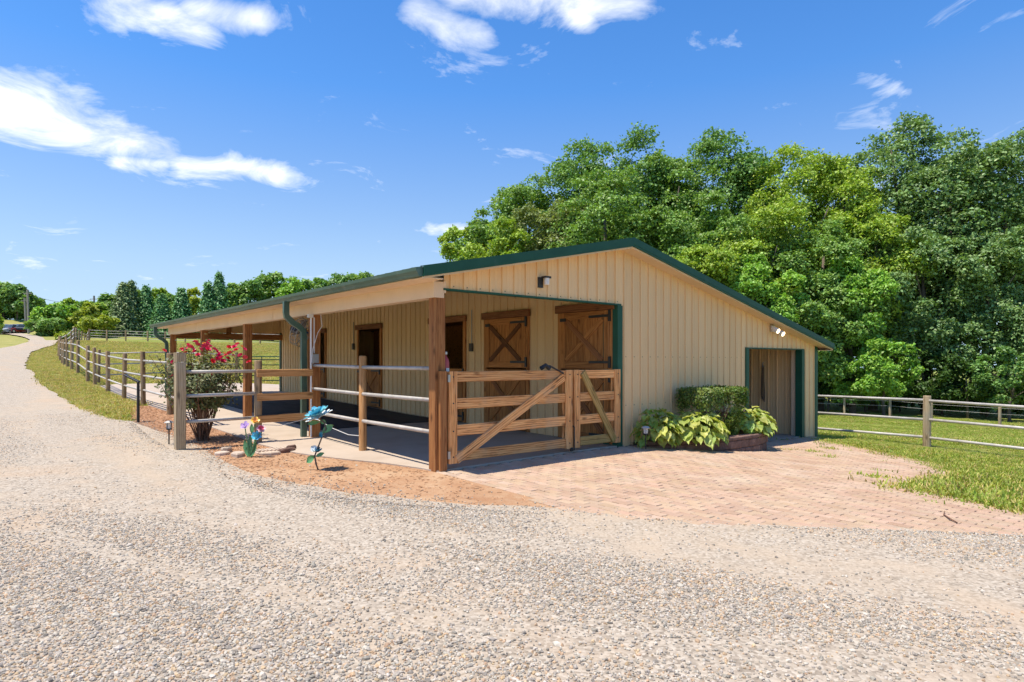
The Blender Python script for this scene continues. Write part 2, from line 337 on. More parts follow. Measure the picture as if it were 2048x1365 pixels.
def board(name, p0, p1, w, t, m, parent, n=(0, 0, 1), ch=.006):   # a board from p0 to p1: width w, thickness t along n, grain along its length
    p0, p1 = Vector(p0), Vector(p1); x = (p1 - p0); L = x.length; x.normalize(); z = Vector(n); z = (z - x * z.dot(x)).normalized(); y = z.cross(x)
    a, b = w / 2, t / 2; ch = min(ch, a * .4, b * .4)
    sec = [(-a + ch, -b), (a - ch, -b), (a, -b + ch), (a, b - ch), (a - ch, b), (-a + ch, b), (-a, b - ch), (-a, -b + ch)]
    v = [(s_ * L / 2, q, r) for s_ in (-1, 1) for q, r in sec]
    f = [(i, (i + 1) % 8, 8 + (i + 1) % 8, 8 + i) for i in range(8)] + [tuple(range(8))[::-1], tuple(range(8, 16))]
    o = bpy.data.objects.new(name, mesh(name, v, f, m)); c = (p0 + p1) / 2; link(o, parent, c)
    o.rotation_euler = Matrix((x, y, z)).transposed().to_euler(); return o
def pole(name, base, h, r, m, parent, n=10, lean=(0, 0), top=.9):     # round post, grain upright
    o = bpy.data.objects.new(name, mesh(name, *pole_geo(h, r, n, top), m, True)); link(o, parent, base); o.rotation_euler = (R(lean[0]), R(-90 + lean[1]), 0); return o
def pole_geo(h, r, n, top):
    prof = [(0, r), (h - .02, r * .97), (h, r * top)]; v = []; f = []
    for x, q in prof: v += [(x, q * math.cos(2 * math.pi * j / n), q * math.sin(2 * math.pi * j / n)) for j in range(n)]
    for i in range(2): f += [(i * n + j, i * n + (j + 1) % n, i * n + n + (j + 1) % n, i * n + n + j) for j in range(n)]
    f += [tuple(range(2 * n, 3 * n))]; return v, f
def copy_obj(o, parent, w, name=None):
    c = o.copy(); 
    if name: c.name = name
    return link(c, parent, w)
def scatter(name, pts, rot, scl, variants, label, cat, kind='stuff', parent=None):
    me = bpy.data.meshes.new(name); n = len(pts)
    me.vertices.add(n); me.vertices.foreach_set('co', np.ascontiguousarray(pts, dtype=np.float32).ravel())
    a = me.attributes.new('rot', 'FLOAT_VECTOR', 'POINT'); a.data.foreach_set('vector', np.ascontiguousarray(rot, dtype=np.float32).ravel())
    a = me.attributes.new('scl', 'FLOAT_VECTOR', 'POINT'); a.data.foreach_set('vector', np.ascontiguousarray(scl, dtype=np.float32).ravel())
    a = me.attributes.new('idx', 'INT', 'POINT'); a.data.foreach_set('value', np.random.RandomState(1).randint(0, len(variants), n).astype(np.int32))
    o = bpy.data.objects.new(name, me); link(o, parent)
    g = bpy.data.node_groups.new(name, 'GeometryNodeTree'); g.interface.new_socket('Geometry', in_out='INPUT', socket_type='NodeSocketGeometry'); g.interface.new_socket('Geometry', in_out='OUTPUT', socket_type='NodeSocketGeometry')
    N = g.nodes.new; gi = N('NodeGroupInput'); go = N('NodeGroupOutput'); ip = N('GeometryNodeInstanceOnPoints'); jn = N('GeometryNodeJoinGeometry')
    for vr in variants[::-1]:
        ob = N('GeometryNodeObjectInfo'); ob.inputs['Object'].default_value = vr; ob.inputs['As Instance'].default_value = True; g.links.new(ob.outputs['Geometry'], jn.inputs[0])
    def na(nm, ty):
        q = N('GeometryNodeInputNamedAttribute'); q.data_type = ty; q.inputs['Name'].default_value = nm; return [s for s in q.outputs if s.enabled][0]
    g.links.new(gi.outputs[0], ip.inputs['Points']); g.links.new(jn.outputs[0], ip.inputs['Instance']); ip.inputs['Pick Instance'].default_value = True
    g.links.new(na('idx', 'INT'), ip.inputs['Instance Index'])
    er = N('FunctionNodeEulerToRotation'); g.links.new(na('rot', 'FLOAT_VECTOR'), er.inputs[0]); g.links.new(er.outputs[0], ip.inputs['Rotation'])
    g.links.new(na('scl', 'FLOAT_VECTOR'), ip.inputs['Scale']); g.links.new(ip.outputs[0], go.inputs[0])
    md = o.modifiers.new('scatter', 'NODES'); md.node_group = g
    tag(o, label, cat, None, kind); return o
def loose(me):            # a mesh used only as a scatter source; never linked into the scene
    return bpy.data.objects.new(me.name, me)

# ------------------------------------------------------------------ terrain
CP = np.array([(-1.22, 12.96, 0.14), (-1.19, 16.21, 0.14), (-1.19, 19.48, 0.26), (-1.28, 21.91, 0.41), (-1.29, 24.8, 0.49), (-1.27, 28.06, 0.86), (-1.23, 31.3, 1), (-1.14, 34.49, 1.1), (-0.93, 40.21, 1.26), (-0.69, 45.9, 1.45), (-0.58, 48.42, 1.62), (5.31, 89.27, 3.53), (6.09, 92.54, 4.17), (8.01, 92.22, 4.17), (10.48, 90.14, 4.13), (12.22, 88.66, 4.03), (18.95, 77.74, 3.66), (24.08, 73.4, 3.53), (-1.05, 136.54, 6.68), (1.1, 125.55, 6.02), (0.76, 69.54, 3.41), (-1.24, 68.62, 3.21), (-3.54, 64.02, 2.49), (-3.84, 44.63, 1.54), (5.68, 23.49, 0.4), (1.5, 24.01, 0.59), (-60, 120, 9), (0, 140, 8.5), (60, 130, 5.5), (100, 100, 1.5), (120, 30, -4.5), (90, -20, -4), (-60, 60, 7), (-50, 20, 2.6), (-30, -20, 0.2), (0, -35, -0.6), (40, -40, -2.2), (37.54, 9.66, -2.04), (37.52, 7.06, -1.99), (37.11, 4.79, -2.09), (36.31, 1.54, -2.08), (11.97, -2.25, -0.49), (11.4, 0, -0.43), (11.4, 8, -0.7), (11.6, 16, -0.4), (10.6, -0.5, -0.42), (20, 20, -1.5), (0, -0.1, -0.05), (3.8, -0.1, -0.02), (5.5, -0.9, -0.18), (7.4, -0.9, -0.36), (-0.2, -2.9, -0.08), (2.2, -5.8, -0.12), (5.2, -4.2, -0.3), (7.6, -4, -0.42), (-4.6, -7, -0.02), (-8, -4, 0), (-4, 0, -0.02), (-2.3, 4, 0.02), (-2.3, 7, 0.03), (-3, 11, 0.06), (-9, 6, 0.12), (-14, 2, 0.15), (0, 8, 0.08), (0, 13, 0.2), (0, 17, 0.32), (3.75, 17, 0.33), (-1, 3, -0.02), (8, -9, -0.45), (-3, -12, -0.1), (3.75, 4, 0.02), (3.75, 9, 0.13), (3.75, 13, 0.24), (2, 6, 0.06), (2, 1, -0.02), (3.6, 1, -0.02)])
def _tps():
    n = len(CP); P = CP[:, :2]; d2 = ((P[:, None] - P[None]) ** 2).sum(-1); K = np.where(d2 > 0, .5 * d2 * np.log(d2 + 1e-12), 0) + 2.5 * np.eye(n)
    A = np.zeros((n + 3, n + 3)); A[:n, :n] = K; A[:n, n] = 1; A[:n, n + 1:] = P; A[n, :n] = 1; A[n + 1:, :n] = P.T
    return np.linalg.solve(A, np.r_[CP[:, 2], 0, 0, 0])
_W = _tps()
def GA(q):
    q = np.asarray(q, float); out = np.empty(len(q))
    for i in range(0, len(q), 20000):
        c = q[i:i + 20000, :2]; d2 = ((c[:, None] - CP[None, :, :2]) ** 2).sum(-1)
        out[i:i + 20000] = (.5 * d2 * np.log(d2 + 1e-12)) @ _W[:-3] + _W[-3] + c @ _W[-2:]
    return np.clip(out, -7, 9.5)
def G(u, v): return float(GA([(u, v)])[0])
def P3(u, v, dz=0.): return Vector((u, v, G(u, v) + dz))
def inside(poly, q):
    q = np.asarray(q); x, y = q[:, 0], q[:, 1]; r = np.zeros(len(q), bool); n = len(poly)
    for i in range(n):
        (x0, y0), (x1, y1) = poly[i], poly[(i + 1) % n]
        if y0 == y1: continue
        c = ((y0 > y) != (y1 > y)) & (x < (x1 - x0) * (y - y0) / (y1 - y0) + x0); r ^= c
    return r
def sheet(name, poly, dz, m, jit=.0, far=0., zf=None, skirt=0.):
    rs = np.random.RandomState(3); out = []
    n = len(poly)
    for i in range(n):
        a, b = np.array(poly[i], float), np.array(poly[(i + 1) % n], float); L = np.linalg.norm(b - a)
        dist = np.linalg.norm((a + b) / 2 - np.array(CAM[:2])); st = max(.12, min(.02 * dist, 3)); k = max(1, int(L / st))
        for j in range(k):
            p = a + (b - a) * j / k
            if jit and (j or 0): p = p + rs.normal(0, jit * min(1, st * 1.2 + .1), 2)
            out.append(p)
    out = np.array(out); lo, hi = out.min(0), out.max(0); pts = []
    for st, r0, r1 in ((.45, 0, 22), (1.5, 22, 60), (4, 60, 400)):
        gx = np.arange(lo[0] + st * .31, hi[0], st); gy = np.arange(lo[1] + st * .37, hi[1], st)
        if len(gx) * len(gy) == 0 or len(gx) * len(gy) > 200000: continue
        q = np.stack(np.meshgrid(gx, gy), -1).reshape(-1, 2); d = np.hypot(q[:, 0] - CAM.x, q[:, 1] - CAM.y); q = q[(d >= r0) & (d < r1)]
        if len(q): q = q[inside(out, q)]
        pts.append(q)
    allp = np.concatenate([out] + pts); k = len(out)
    r = delaunay_2d_cdt([Vector(p) for p in allp], [(i, (i + 1) % k) for i in range(k)], [], 1, 1e-5)
    q = np.array([tuple(p) for p in r[0]]); z = GA(q) if zf is None else zf(q); z = z + dz + far * np.hypot(q[:, 0] - CAM.x, q[:, 1] - CAM.y)
    v = [(*p, h) for p, h in zip(q, z)]; f = [tuple(t) for t in r[2]]
    if skirt:
        cnt = {}
        for t in f:
            for i in range(len(t)): cnt.setdefault(frozenset((t[i], t[(i + 1) % len(t)])), []).append((t[i], t[(i + 1) % len(t)]))
        for e in cnt.values():
            if len(e) == 1:
                a, b = e[0]; i = len(v); v += [(v[a][0], v[a][1], v[a][2] - skirt), (v[b][0], v[b][1], v[b][2] - skirt)]; f.append((b, a, i, i + 1))
    o = obj(name, v, f, m, None, (0, 0, 0)); tag(o, kind='structure'); return o

def axis(lo, hi, fine, far):
    a = list(np.arange(lo, hi + .01, fine)); s = fine; x = hi
    while x < far: s *= 1.13; x += s; a.append(x)
    s = fine; x = lo; b = []
    while x > -far: s *= 1.13; x -= s; b.append(x)
    return np.array(b[::-1] + a)
gx, gy = axis(-10, 16, .6, 600), axis(-10, 28, .6, 600)
q = np.stack(np.meshgrid(gx, gy), -1).reshape(-1, 2); z = GA(q); nx, ny = len(gx), len(gy)
hole = [(.4, .3), (11.1, .3), (11.1, 15.8), (.4, 15.8)]
z = z - .25 * inside(hole, q)
pv = [(.2, -.25), (.35, -3), (2.3, -5.2), (4.1, -5.2), (5, -4.0), (7.3, -3.8), (9.6, -1.6), (10.4, -.25)]
z = z - .1 * inside(pv, q)
idx = np.arange(nx * ny).reshape(ny, nx); fq = np.stack([idx[:-1, :-1], idx[:-1, 1:], idx[1:, 1:], idx[1:, :-1]], -1).reshape(-1, 4)
gm = bpy.data.meshes.new('ground'); gm.from_pydata(np.c_[q, z].tolist(), [], fq.tolist()); gm.shade_smooth(); gm.materials.append(MT['grass_ground'])
tag(link(bpy.data.objects.new('ground', gm)), kind='structure')

DRIVE = [(.49, 65.7), (-.6, 63), (-1.64, 58.2), (-2.37, 46.4), (-2.9, 36), (-2.97, 30.8), (-2.93, 26.5), (-2.78, 22.4), (-2.57, 18.4), (-2.46, 14.6), (-2.34, 10.8), (-2.07, 9.2),
         (-1.9, 6), (-1.8, 3), (-1.5, .2), (-.7, -1.5), (.1, -2.4), (.8, -3.0), (1.8, -4.4), (3.2, -6.0), (5, -8.2), (8, -10), (10, -16), (-2, -20), (-14, -16), (-10, -6), (-8, 4), (-7, 20), (-7, 40), (-6, 55),
         (-3.54, 64), (-2.46, 65.7), (-1.32, 68.7), (-.6, 80), (-.1, 95), (-.4, 100), (-1.4, 112), (-2.6, 134), (-8, 139), (-16, 140), (-16, 144), (-2.4, 140), (-.5, 135), (.6, 114), (1.5, 99), (1.6, 85), (1.1, 70)]
DIRT = [(-2.07, 9.3), (-2.3, 6), (-2.35, 4.1), (-2.36, 2.9), (-2.28, 1.5), (-2.02, .2), (-1.6, -.8), (-1.1, -1.6), (-.66, -2.2), (-.14, -2.8), (.02, -2.75), (.08, -1), (.1, .1), (-.2, 1.1), (-.4, 1.8), (-.6, 2.4), (-.75, 3.2), (-.85, 4), (-.85, 10.4), (-.85, 13.2), (-1.3, 14), (-1.8, 11.2)]
sheet('dirt_bed', DIRT, .03, 'dirt_ground', .10)
EDGE = [[DIRT[i] for i in range(10)], [(-.1, -2.76), (.29, -3.44), (1.08, -4.4), (2.59, -5.74), (4.2, -7.3)]]
def edge_dist(q, lines):
    e = np.full(len(q), 99.)
    for ln in lines:
        for a, b in zip(ln[:-1], ln[1:]):
            a, b = np.array(a), np.array(b); tt = np.clip(((q - a) @ (b - a)) / ((b - a) ** 2).sum(), 0, 1); e = np.minimum(e, np.linalg.norm(q - a - tt[:, None] * (b - a), axis=1))
    return e
def drive_z(q): return GA(q) + .022 * np.exp(-edge_dist(q, EDGE) / .28)
sheet('gravel_drive', DRIVE, .012, 'gravel_ground', .06, .0012, zf=drive_z)
SLAB = [(.02, -.02), (-.05, .35), (-.24, 1.0), (-.5, 1.57), (-.72, 2.16), (-.86, 2.62), (-.95, 3.26), (-1.02, 3.9), (-1.0, 5), (-.99, 10.4), (-1.02, 17.8), (-1.1, 22.6), (-.5, 23.1), (1.1, 22.3), (5.2, 21.8), (6.5, 21.5), (6.5, 16.2), (3.9, 16.1), (3.9, -.02)]
sheet('concrete_slab', SLAB, .05, 'concrete', 0, skirt=.14)
AISLE = [(7.7, .01), (11.2, .01), (11.2, 9), (7.7, 9)]
sheet('aisle_floor', AISLE, 0, 'floor_concrete', zf=lambda q: np.full(len(q), -.36), skirt=.1)

# ------------------------------------------------------------------ brick paving
PAVE = [(.0, -.02), (.02, -1.0), (-.1, -2.76), (.29, -3.44), (1.08, -4.4), (2.59, -5.74), (4.2, -7.3), (6.3, -6.9), (4.35, -5.41), (4.74, -4.86), (5.08, -4.29), (6.35, -4.11), (7.43, -4.1), (8.3, -3.51), (9.27, -2.57), (9.91, -1.78), (10.53, -.46), (11.2, -.03), (8.05, -.03), (7.75, -.03)]
bed = sheet('brick_paving', PAVE, .018, 'sand_bed')
PLANT = [(4.02, .0), (4.25, -.32), (4.75, -.62), (5.4, -.84), (6.2, -.95), (6.9, -.93), (7.4, -.80), (7.66, -.5), (7.72, 0)]
bl, bw = .2, .1; bricks = []
for i in range(-2, 115):
    for j in range(-38, 2):
        u = i * (bw + .009) + .055; v = -(j + (.5 if i % 2 else 0)) * (bl + .009) * -1 - .11
        bricks.append((u, v))
bq = np.array(bricks); ins = inside(PAVE, bq) & ~inside(PLANT, bq); bq = bq[ins]; bz = GA(bq)
e = .05; gu = (GA(bq + [e, 0]) - GA(bq - [e, 0])) / (2 * e); gv = (GA(bq + [0, e]) - GA(bq - [0, e])) / (2 * e)
dd = np.hypot(bq[:, 0] - CAM.x, bq[:, 1] - CAM.y)
fx, fy = CF.x, CF.y
dep = (bq[:, 0] - CAM.x) * fx + (bq[:, 1] - CAM.y) * fy; lat = (bq[:, 0] - CAM.x) * CR.x + (bq[:, 1] - CAM.y) * CR.y
vis = (dep > 1) & (np.abs(lat / np.maximum(dep, .1)) < .83)
order = np.argsort(np.where(vis, dd, dd + 100)); rs = np.random.RandomState(5)
a, b, hgt, c = bw / 2, bl / 2, .034, .005
bv = np.array([(-a, -b, 0), (a, -b, 0), (a, b, 0), (-a, b, 0), (-a, -b, hgt - c), (a, -b, hgt - c), (a, b, hgt - c), (-a, b, hgt - c), (-a + c, -b + c, hgt), (a - c, -b + c, hgt), (a - c, b - c, hgt), (-a + c, b - c, hgt)])
bf = [(0, 1, 5, 4), (1, 2, 6, 5), (2, 3, 7, 6), (3, 0, 4, 7), (4, 5, 9, 8), (5, 6, 10, 9), (6, 7, 11, 10), (7, 4, 8, 11), (8, 9, 10, 11)]
brick_me = mesh('brick', bv, bf, 'brick_paver'); restv = []; restf = []
for k, i in enumerate(order):
    dz = rs.normal(0, .0018); tx, ty = math.atan(gv[i]) + rs.normal(0, .007), -math.atan(gu[i]) + rs.normal(0, .007); rz = rs.normal(0, .01)
    loc = Vector((bq[i, 0], bq[i, 1], bz[i] + .004 + dz))
    if k < 300:
        o = link(bpy.data.objects.new('brick', brick_me), bed, loc); o.rotation_euler = (tx, ty, rz)
    else:
        Mx = Matrix.Translation(loc) @ Matrix.Rotation(rz, 4, 'Z') @ Matrix.Rotation(ty, 4, 'Y') @ Matrix.Rotation(tx, 4, 'X'); n0 = len(restv)
        restv += [Mx @ Vector(p) for p in bv]; restf += [tuple(x + n0 for x in f) for f in bf]
tag(obj('brick_field', restv, restf, 'brick_paver', bed, (0, 0, 0)), kind='stuff')

# ------------------------------------------------------------------ horse barn
barn = thing('horse_barn', (0, 0, 0), 'long tan ribbed-metal horse barn with green trim and open porch', 'barn')
SL = .209; RU = 3.8; RZ = 3.54
def zr(u): return RZ - SL * abs(u - RU)
PITCH = .2286
PROF = [(0, 0), (.005, .024), (.030, .024), (.036, 0), (.092, 0), (.098, .004), (.108, .004), (.114, 0), (.160, 0), (.166, .004), (.176, .004), (.182, 0), (PITCH, 0)]
def strip_geo(ax, fixed, nrm, s0, s1, g0, zb, zt):
    pts = [(g0 + s, h) for s, h in PROF if s0 - 1e-6 < g0 + s < s1 + 1e-6]
    if not pts or pts[0][0] > s0 + 1e-4: pts = [(s0, 0)] + pts
    if pts[-1][0] < s1 - 1e-4: pts.append((s1, 0))
    v = []
    for s, h in pts:
        for zz in (zb(s), zt(s)): v.append((s, fixed + nrm * h, zz) if ax == 'u' else (fixed + nrm * h, s, zz))
    return v, [(2 * i, 2 * i + 2, 2 * i + 3, 2 * i + 1) for i in range(len(pts) - 1)]
def siding(ax, fixed, nrm, s0, s1, zb, zt, joined=None, m='siding'):
    zb = zb if callable(zb) else (lambda s, z=zb: z); zt = zt if callable(zt) else (lambda s, z=zt: z)
    k = math.floor(s0 / PITCH); mb = MB()
    while k * PITCH < s1 - 1e-4:
        a, b = max(s0, k * PITCH), min(s1, (k + 1) * PITCH)
        if b - a > .004:
            v, f = strip_geo(ax, fixed, nrm, a, b, k * PITCH, zb, zt)
            if joined: mb.add(v, f)
            else: obj('siding_panel', v, f, m, barn)
        k += 1
    if joined: mb.build(joined, m, barn)
wt = lambda u: zr(u) - .123
gb = lambda u: G(u, -.05) - .03
siding('u', 0, -1, .14, 3.80, 2.46, wt)
siding('u', 0, -1, 3.80, 7.95, lambda u: max(gb(u), -.5) + .0, wt)
siding('u', 0, -1, 7.95, 10.66, 1.76, wt)
siding('u', 0, -1, 10.66, 11.30, gb, wt)
DOORS = [(.16, 1.36), (2.36, 3.66), (4.52, 5.82), (8.44, 9.74), (12.1, 13.4)]
ib = lambda v: G(3.7, v) + .05
e0 = .04
for a, b in DOORS + [(16.05, None)]:
    siding('v', 3.75, -1, e0, (a - .05 if b else a), ib, 3.40)
    if b: siding('v', 3.75, -1, a - .05, b + .05, 2.40, 3.40); e0 = b + .05
siding('u', 16.05, -1, .14, 3.75, 2.45, wt)
siding('v', 10.75, -1, .26, 2.9, -.36, 1.95)
siding('v', 10.75, -1, 2.9, 9, -.36, 1.95, 'aisle_wall')
siding('v', 11.36, 1, 0, 16.05, -.8, wt(11.36), 'side_wall')
siding('u', 16.05, 1, 3.75, 11.36, -.6, wt, 'rear_wall')
box('stall_back_wall', (7.5, .05, -.4), (7.56, 16, 2.7), 'door_wood', barn)
box('aisle_back_wall', (7.56, 9, -.4), (10.75, 9.05, 2.3), 'siding', barn)  # unseen; with the stall back wall, added to keep the aisle dark
box('stall_ceiling', (3.8, .06, 2.66), (7.5, 15.9, 2.70), 'door_wood', barn)
sc = MB()       # screw heads along the header, the sill line and the middle girt
for k in range(1, 50):
    u = k * PITCH + .07
    for z_ in ((2.50,) if u < 3.8 else (1.55, .7)):
        if .2 < u < 11.2 and not (7.9 < u < 10.7 and z_ < 1.7): sc.box((u - .006, -.006, z_ - .006), (u + .006, .001, z_ + .006))
tag(sc.build('screws', 'dark_box', barn), kind='stuff')
# roof
def extr(name, pts, v0, v1, m, parent=None):
    n = len(pts); v = [(p[0], s, p[1]) for s in (v0, v1) for p in pts]
    return obj(name, v, [tuple(range(n)), tuple(range(n, 2 * n))[::-1]] + [(i, i + n, (i + 1) % n + n, (i + 1) % n) for i in range(n)], m, parent or barn)
roof = empty('roof', (RU, 8, 3), barn)
UL, UR_ = -.37, 11.69; V0, V1 = -.3, 16.35
k = 0
while V0 + k * .9144 < V1:
    a, b = V0 + k * .9144, min(V0 + (k + 1) * .9144, V1)
    for ue in (UL - .03, UR_ + .03):
        pts = []
        for j in range(4):
            for s, h in PROF[:4] + PROF[4:-1:4]:
                if a + j * PITCH + s < b: pts.append((a + j * PITCH + s, h))
        pts.append((b, 0))
        v = []
        for s, h in pts: v += [(ue, s, zr(ue) + h), (RU, s, RZ + h)]
        obj('roof_panel', v, [(2 * i, 2 * i + 2, 2 * i + 3, 2 * i + 1) for i in range(len(pts) - 1)], 'roof_metal', roof)
    k += 1
extr('ridge_cap', [(RU - .2, zr(RU - .2) + .02), (RU, RZ + .035), (RU + .2, zr(RU + .2) + .02), (RU, RZ + .022)], V0 - .01, V1, 'green_trim', roof)
for ue, nmx in ((UL, 'rake_trim'), (UR_, 'rake_trim')):
    for va, vb in ((V0 - .015, V0 + .01), (V1 - .01, V1 + .015)):
        extr(nmx, [(ue, zr(ue) + .022), (RU, RZ + .034), (RU, RZ - .085), (ue, zr(ue) - .09)], va, vb, 'green_trim', roof)
        extr('rake_lip', [(ue, zr(ue) - .088), (RU, RZ - .083), (RU, RZ - .118), (ue, zr(ue) - .118)], va + .006, vb + .012, 'green_trim', roof)
    extr('rake_fascia', [(ue, zr(ue) - .110), (RU, RZ - .110), (RU, RZ - .142), (ue, zr(ue) - .142)], V0 + .024, V0 + .044, 'cream_trim', roof)
    for va, vb in ((V0 + .045, -.001), (16.06, V1 - .02)):
        extr('rake_soffit', [(ue, zr(ue) - .124), (RU, RZ - .124), (RU, RZ - .134), (ue, zr(ue) - .134)], va, vb, 'cream_trim', roof)
a = V0 + .05
while a < 16.2:                                   # eave soffit in lengths, with the joints the photograph shows
    b = min(a + 3.05, 16.25)
    box('eave_soffit', (-.345, a + .003, 2.545 + rnd.uniform(-.004, .003)), (-.035, b - .003, 2.558), 'cream_trim', barn); a = b
a = -.02
while a < 15.7:
    b = min(a + 3.05, 15.75)
    box('beam_cladding', (-.03 + rnd.uniform(-.004, .002), a + .004, 2.33), (.13, b - .002, 2.545), 'cream_trim', barn); a = b
box('beam_cladding', (.13, -.02, 2.4), (.16, -.001, 2.56), 'cream_trim', barn)
extr('gutter', [(-.35, 2.665), (-.35, 2.552), (-.425, 2.552), (-.44, 2.585), (-.468, 2.62), (-.475, 2.662)], V0 + .02, V1, 'gutter_green')
extr('eave_fascia', [(-.35, 2.67), (-.33, 2.67), (-.33, 2.55), (-.35, 2.55)], V0 + .03, V1, 'cream_trim')
extr('eave_fascia', [(UR_ - .02, 1.88), (UR_, 1.88), (UR_, 1.74), (UR_ - .02, 1.74)], V0 + .03, V1, 'cream_trim')
extr('eave_soffit', [(11.37, 1.745), (UR_ - .02, 1.745), (UR_ - .02, 1.735), (11.37, 1.735)], V0 + .05, V1, 'cream_trim')
# trim
box('header_trim', (.12, -.034, 2.436), (3.80, .06, 2.462), 'green_trim', barn)
box('opening_trim', (3.70, -.036, G(3.75, -.05)), (3.83, .30, 2.435), 'green_trim', barn)
box('door_jamb', (7.94, -.036, -.44), (8.06, .10, 1.742), 'green_trim', barn)
box('door_jamb', (10.53, -.036, -.46), (10.67, .13, 1.742), 'green_trim', barn)
box('door_head', (7.94, -.032, 1.744), (10.67, .08, 1.768), 'green_trim', barn)
box('wall_end', (10.58, .135, -.42), (10.765, .255, 1.95), 'cream_trim', barn)
box('aisle_lining', (7.6, .10, 1.78), (10.6, .16, 2.4), 'siding', barn)
box('corner_trim', (11.24, -.034, -.6), (11.385, .1, 1.83), 'green_trim', barn)
box('corner_trim', (3.70, 15.98, .3), (3.80, 16.09, 2.5), 'gutter_green', barn)
# porch posts
for v in (.0, 4.12, 8.0, 11.75, 15.5):
    board('porch_post', (.08, v + .08, G(.08, v + .08) + .03), (.08, v + .08, 2.335), .165, .165, 'post_wood', barn, n=(0, -1, 0), ch=.008)
board('end_beam', (.16, 15.92, 2.33), (3.75, 15.92, 2.33), .20, .09, 'post_wood', barn, n=(0, -1, 0))
board('end_post', (1.9, 15.97, 2.43), (1.9, 15.97, 2.95), .16, .06, 'post_wood', barn, n=(0, -1, 0))
# stall doors
def stall_door(v0, v1, upper):
    zb = ib((v0 + v1) / 2) + .02
    e = empty('stall_door', (3.7, (v0 + v1) / 2, zb), barn); nrm = (-1, 0, 0)
    def leaf(z0, z1, dark):
        n = 6; w = (v1 - v0 - .24) / n
        for i in range(n):
            y = v0 + .12 + w * (i + .5); board('plank', (3.715, y, z0 + .02), (3.715, y, z1 - .02), w - .004, .022, 'door_wood', e, nrm, .004)
        for y in (v0 + .06, v1 - .06): board('stile', (3.70, y, z0), (3.70, y, z1), .118, .03, 'door_wood', e, nrm)
        for zz in (z0 + .065, z1 - .065): board('rail', (3.699, v0 + .12, zz), (3.699, v1 - .12, zz), .128, .03, 'door_wood', e, nrm)
        y0, y1 = v0 + .15, v1 - .15; za, zb_ = z0 + .15, z1 - .15
        board('brace', (3.694, y1, za), (3.694, y0, zb_), .10, .022, 'brace_dark' if dark else 'door_wood', e, nrm)
        board('brace', (3.690, y0, za), (3.690, y1, zb_), .10, .022, 'brace_dark' if dark else 'lintel_wood', e, nrm)
        for zz in (z0 + .12, z1 - .10):
            board('hinge', (3.678, v0 - .02, zz), (3.678, v0 + .46, zz), .045, .01, 'black_metal', e, nrm, .002)
            box('hinge_plate', (3.668, v0 - .05, zz - .1), (3.69, v0 + .0, zz + .1), 'black_metal', e)
        box('latch', (3.66, v1 - .16, z1 - .16), (3.685, v1 - .02, z1 - .10), 'black_metal', e)
    leaf(zb, 1.30, False)
    if upper: leaf(1.335, 2.37, upper == 2)
    for y in (v0 - .04, v1 + .04): board('door_trim', (3.722, y, zb - .02), (3.722, y, 2.372), .085, .045, 'door_wood', e, nrm)
    board('lintel', (3.695, v0 - .12, 2.445), (3.695, v1 + .12, 2.445), .142, .06, 'lintel_wood', e, nrm)
for i, (a, b) in enumerate(DOORS): stall_door(a, b, (1, 2, 0, 0, 0)[i])

# downspouts (fixed to the barn)
sq = [(-.05, -.038), (.05, -.038), (.05, .038), (-.05, .038)]
def downspout(v, ztop, zlow):
    MB().tube([(-.41, v, 2.56), (-.41, v, ztop), (-.40, v, ztop - .07), (-.30, v, ztop - .17), (-.17, v, ztop - .25), (-.09, v, ztop - .33), (-.08, v, ztop - .43), (-.08, v, zlow + .1), (-.08, v, zlow)], .04, 4, sq=sq).build('downspout', 'gutter_green', barn)
downspout(4.32, 2.36, G(-.1, 4.3) + .04); downspout(15.72, 2.40, G(-.1, 15.7) + .04)

# ------------------------------------------------------------------ fittings on the barn
t = thing('wall_lamp', (1.9, -.02, 2.6), 'black wall lamp with white shade on the gable siding', 'lamp')
box('back_plate', (1.84, -.045, 2.60), (1.94, -.021, 2.76), 'black_metal', t)
box('cap', (1.90, -.14, 2.745), (2.02, -.045, 2.775), 'black_metal', t)
MB().lathe((1.96, -.10, 2.645), [(.036, 0), (.040, .01), (.042, .10)], 14).build('shade', 'white_plastic', t, smooth=False)
def emis(name, c, s):
    m = bpy.data.materials.new(name); m.use_nodes = True; n = NT(m.node_tree); e = n.n('ShaderNodeEmission', i_Color=(*c, 1), i_Strength=s); o = n.n('ShaderNodeOutputMaterial'); n.l(e.outputs[0], o.inputs[0]); MT[name] = m
emis('lamp_glow', (1, .76, .45), 5.)
t = thing('floodlight', (9.1, -.05, 2.2), 'white twin floodlight glowing warm beside the doorway eave', 'floodlight')
box('back_plate', (9.02, -.055, 2.14), (9.16, -.021, 2.28), 'white_plastic', t)
for du, tz in ((-.11, .0), (.12, -.06)):
    c = Vector((9.09 + du, -.17, 2.17 + tz)); mb = MB(); mb.tube([c + Vector((0, .10, .05)), c + Vector((0, .04, .02)), c, c + Vector((0, -.05, -.025))], [.03, .055, .06, .062], 12); hd = mb.build('lamp_head', 'white_plastic', t)
    MB().tube([c + Vector((0, -.052, -.026)), c + Vector((0, -.058, -.029))], .052, 12).build('lens', 'lamp_glow', hd)
    MB().tube([(9.09, -.06, 2.21), c + Vector((0, .08, .04))], .016, 6).build('lamp_arm', 'white_plastic', t)
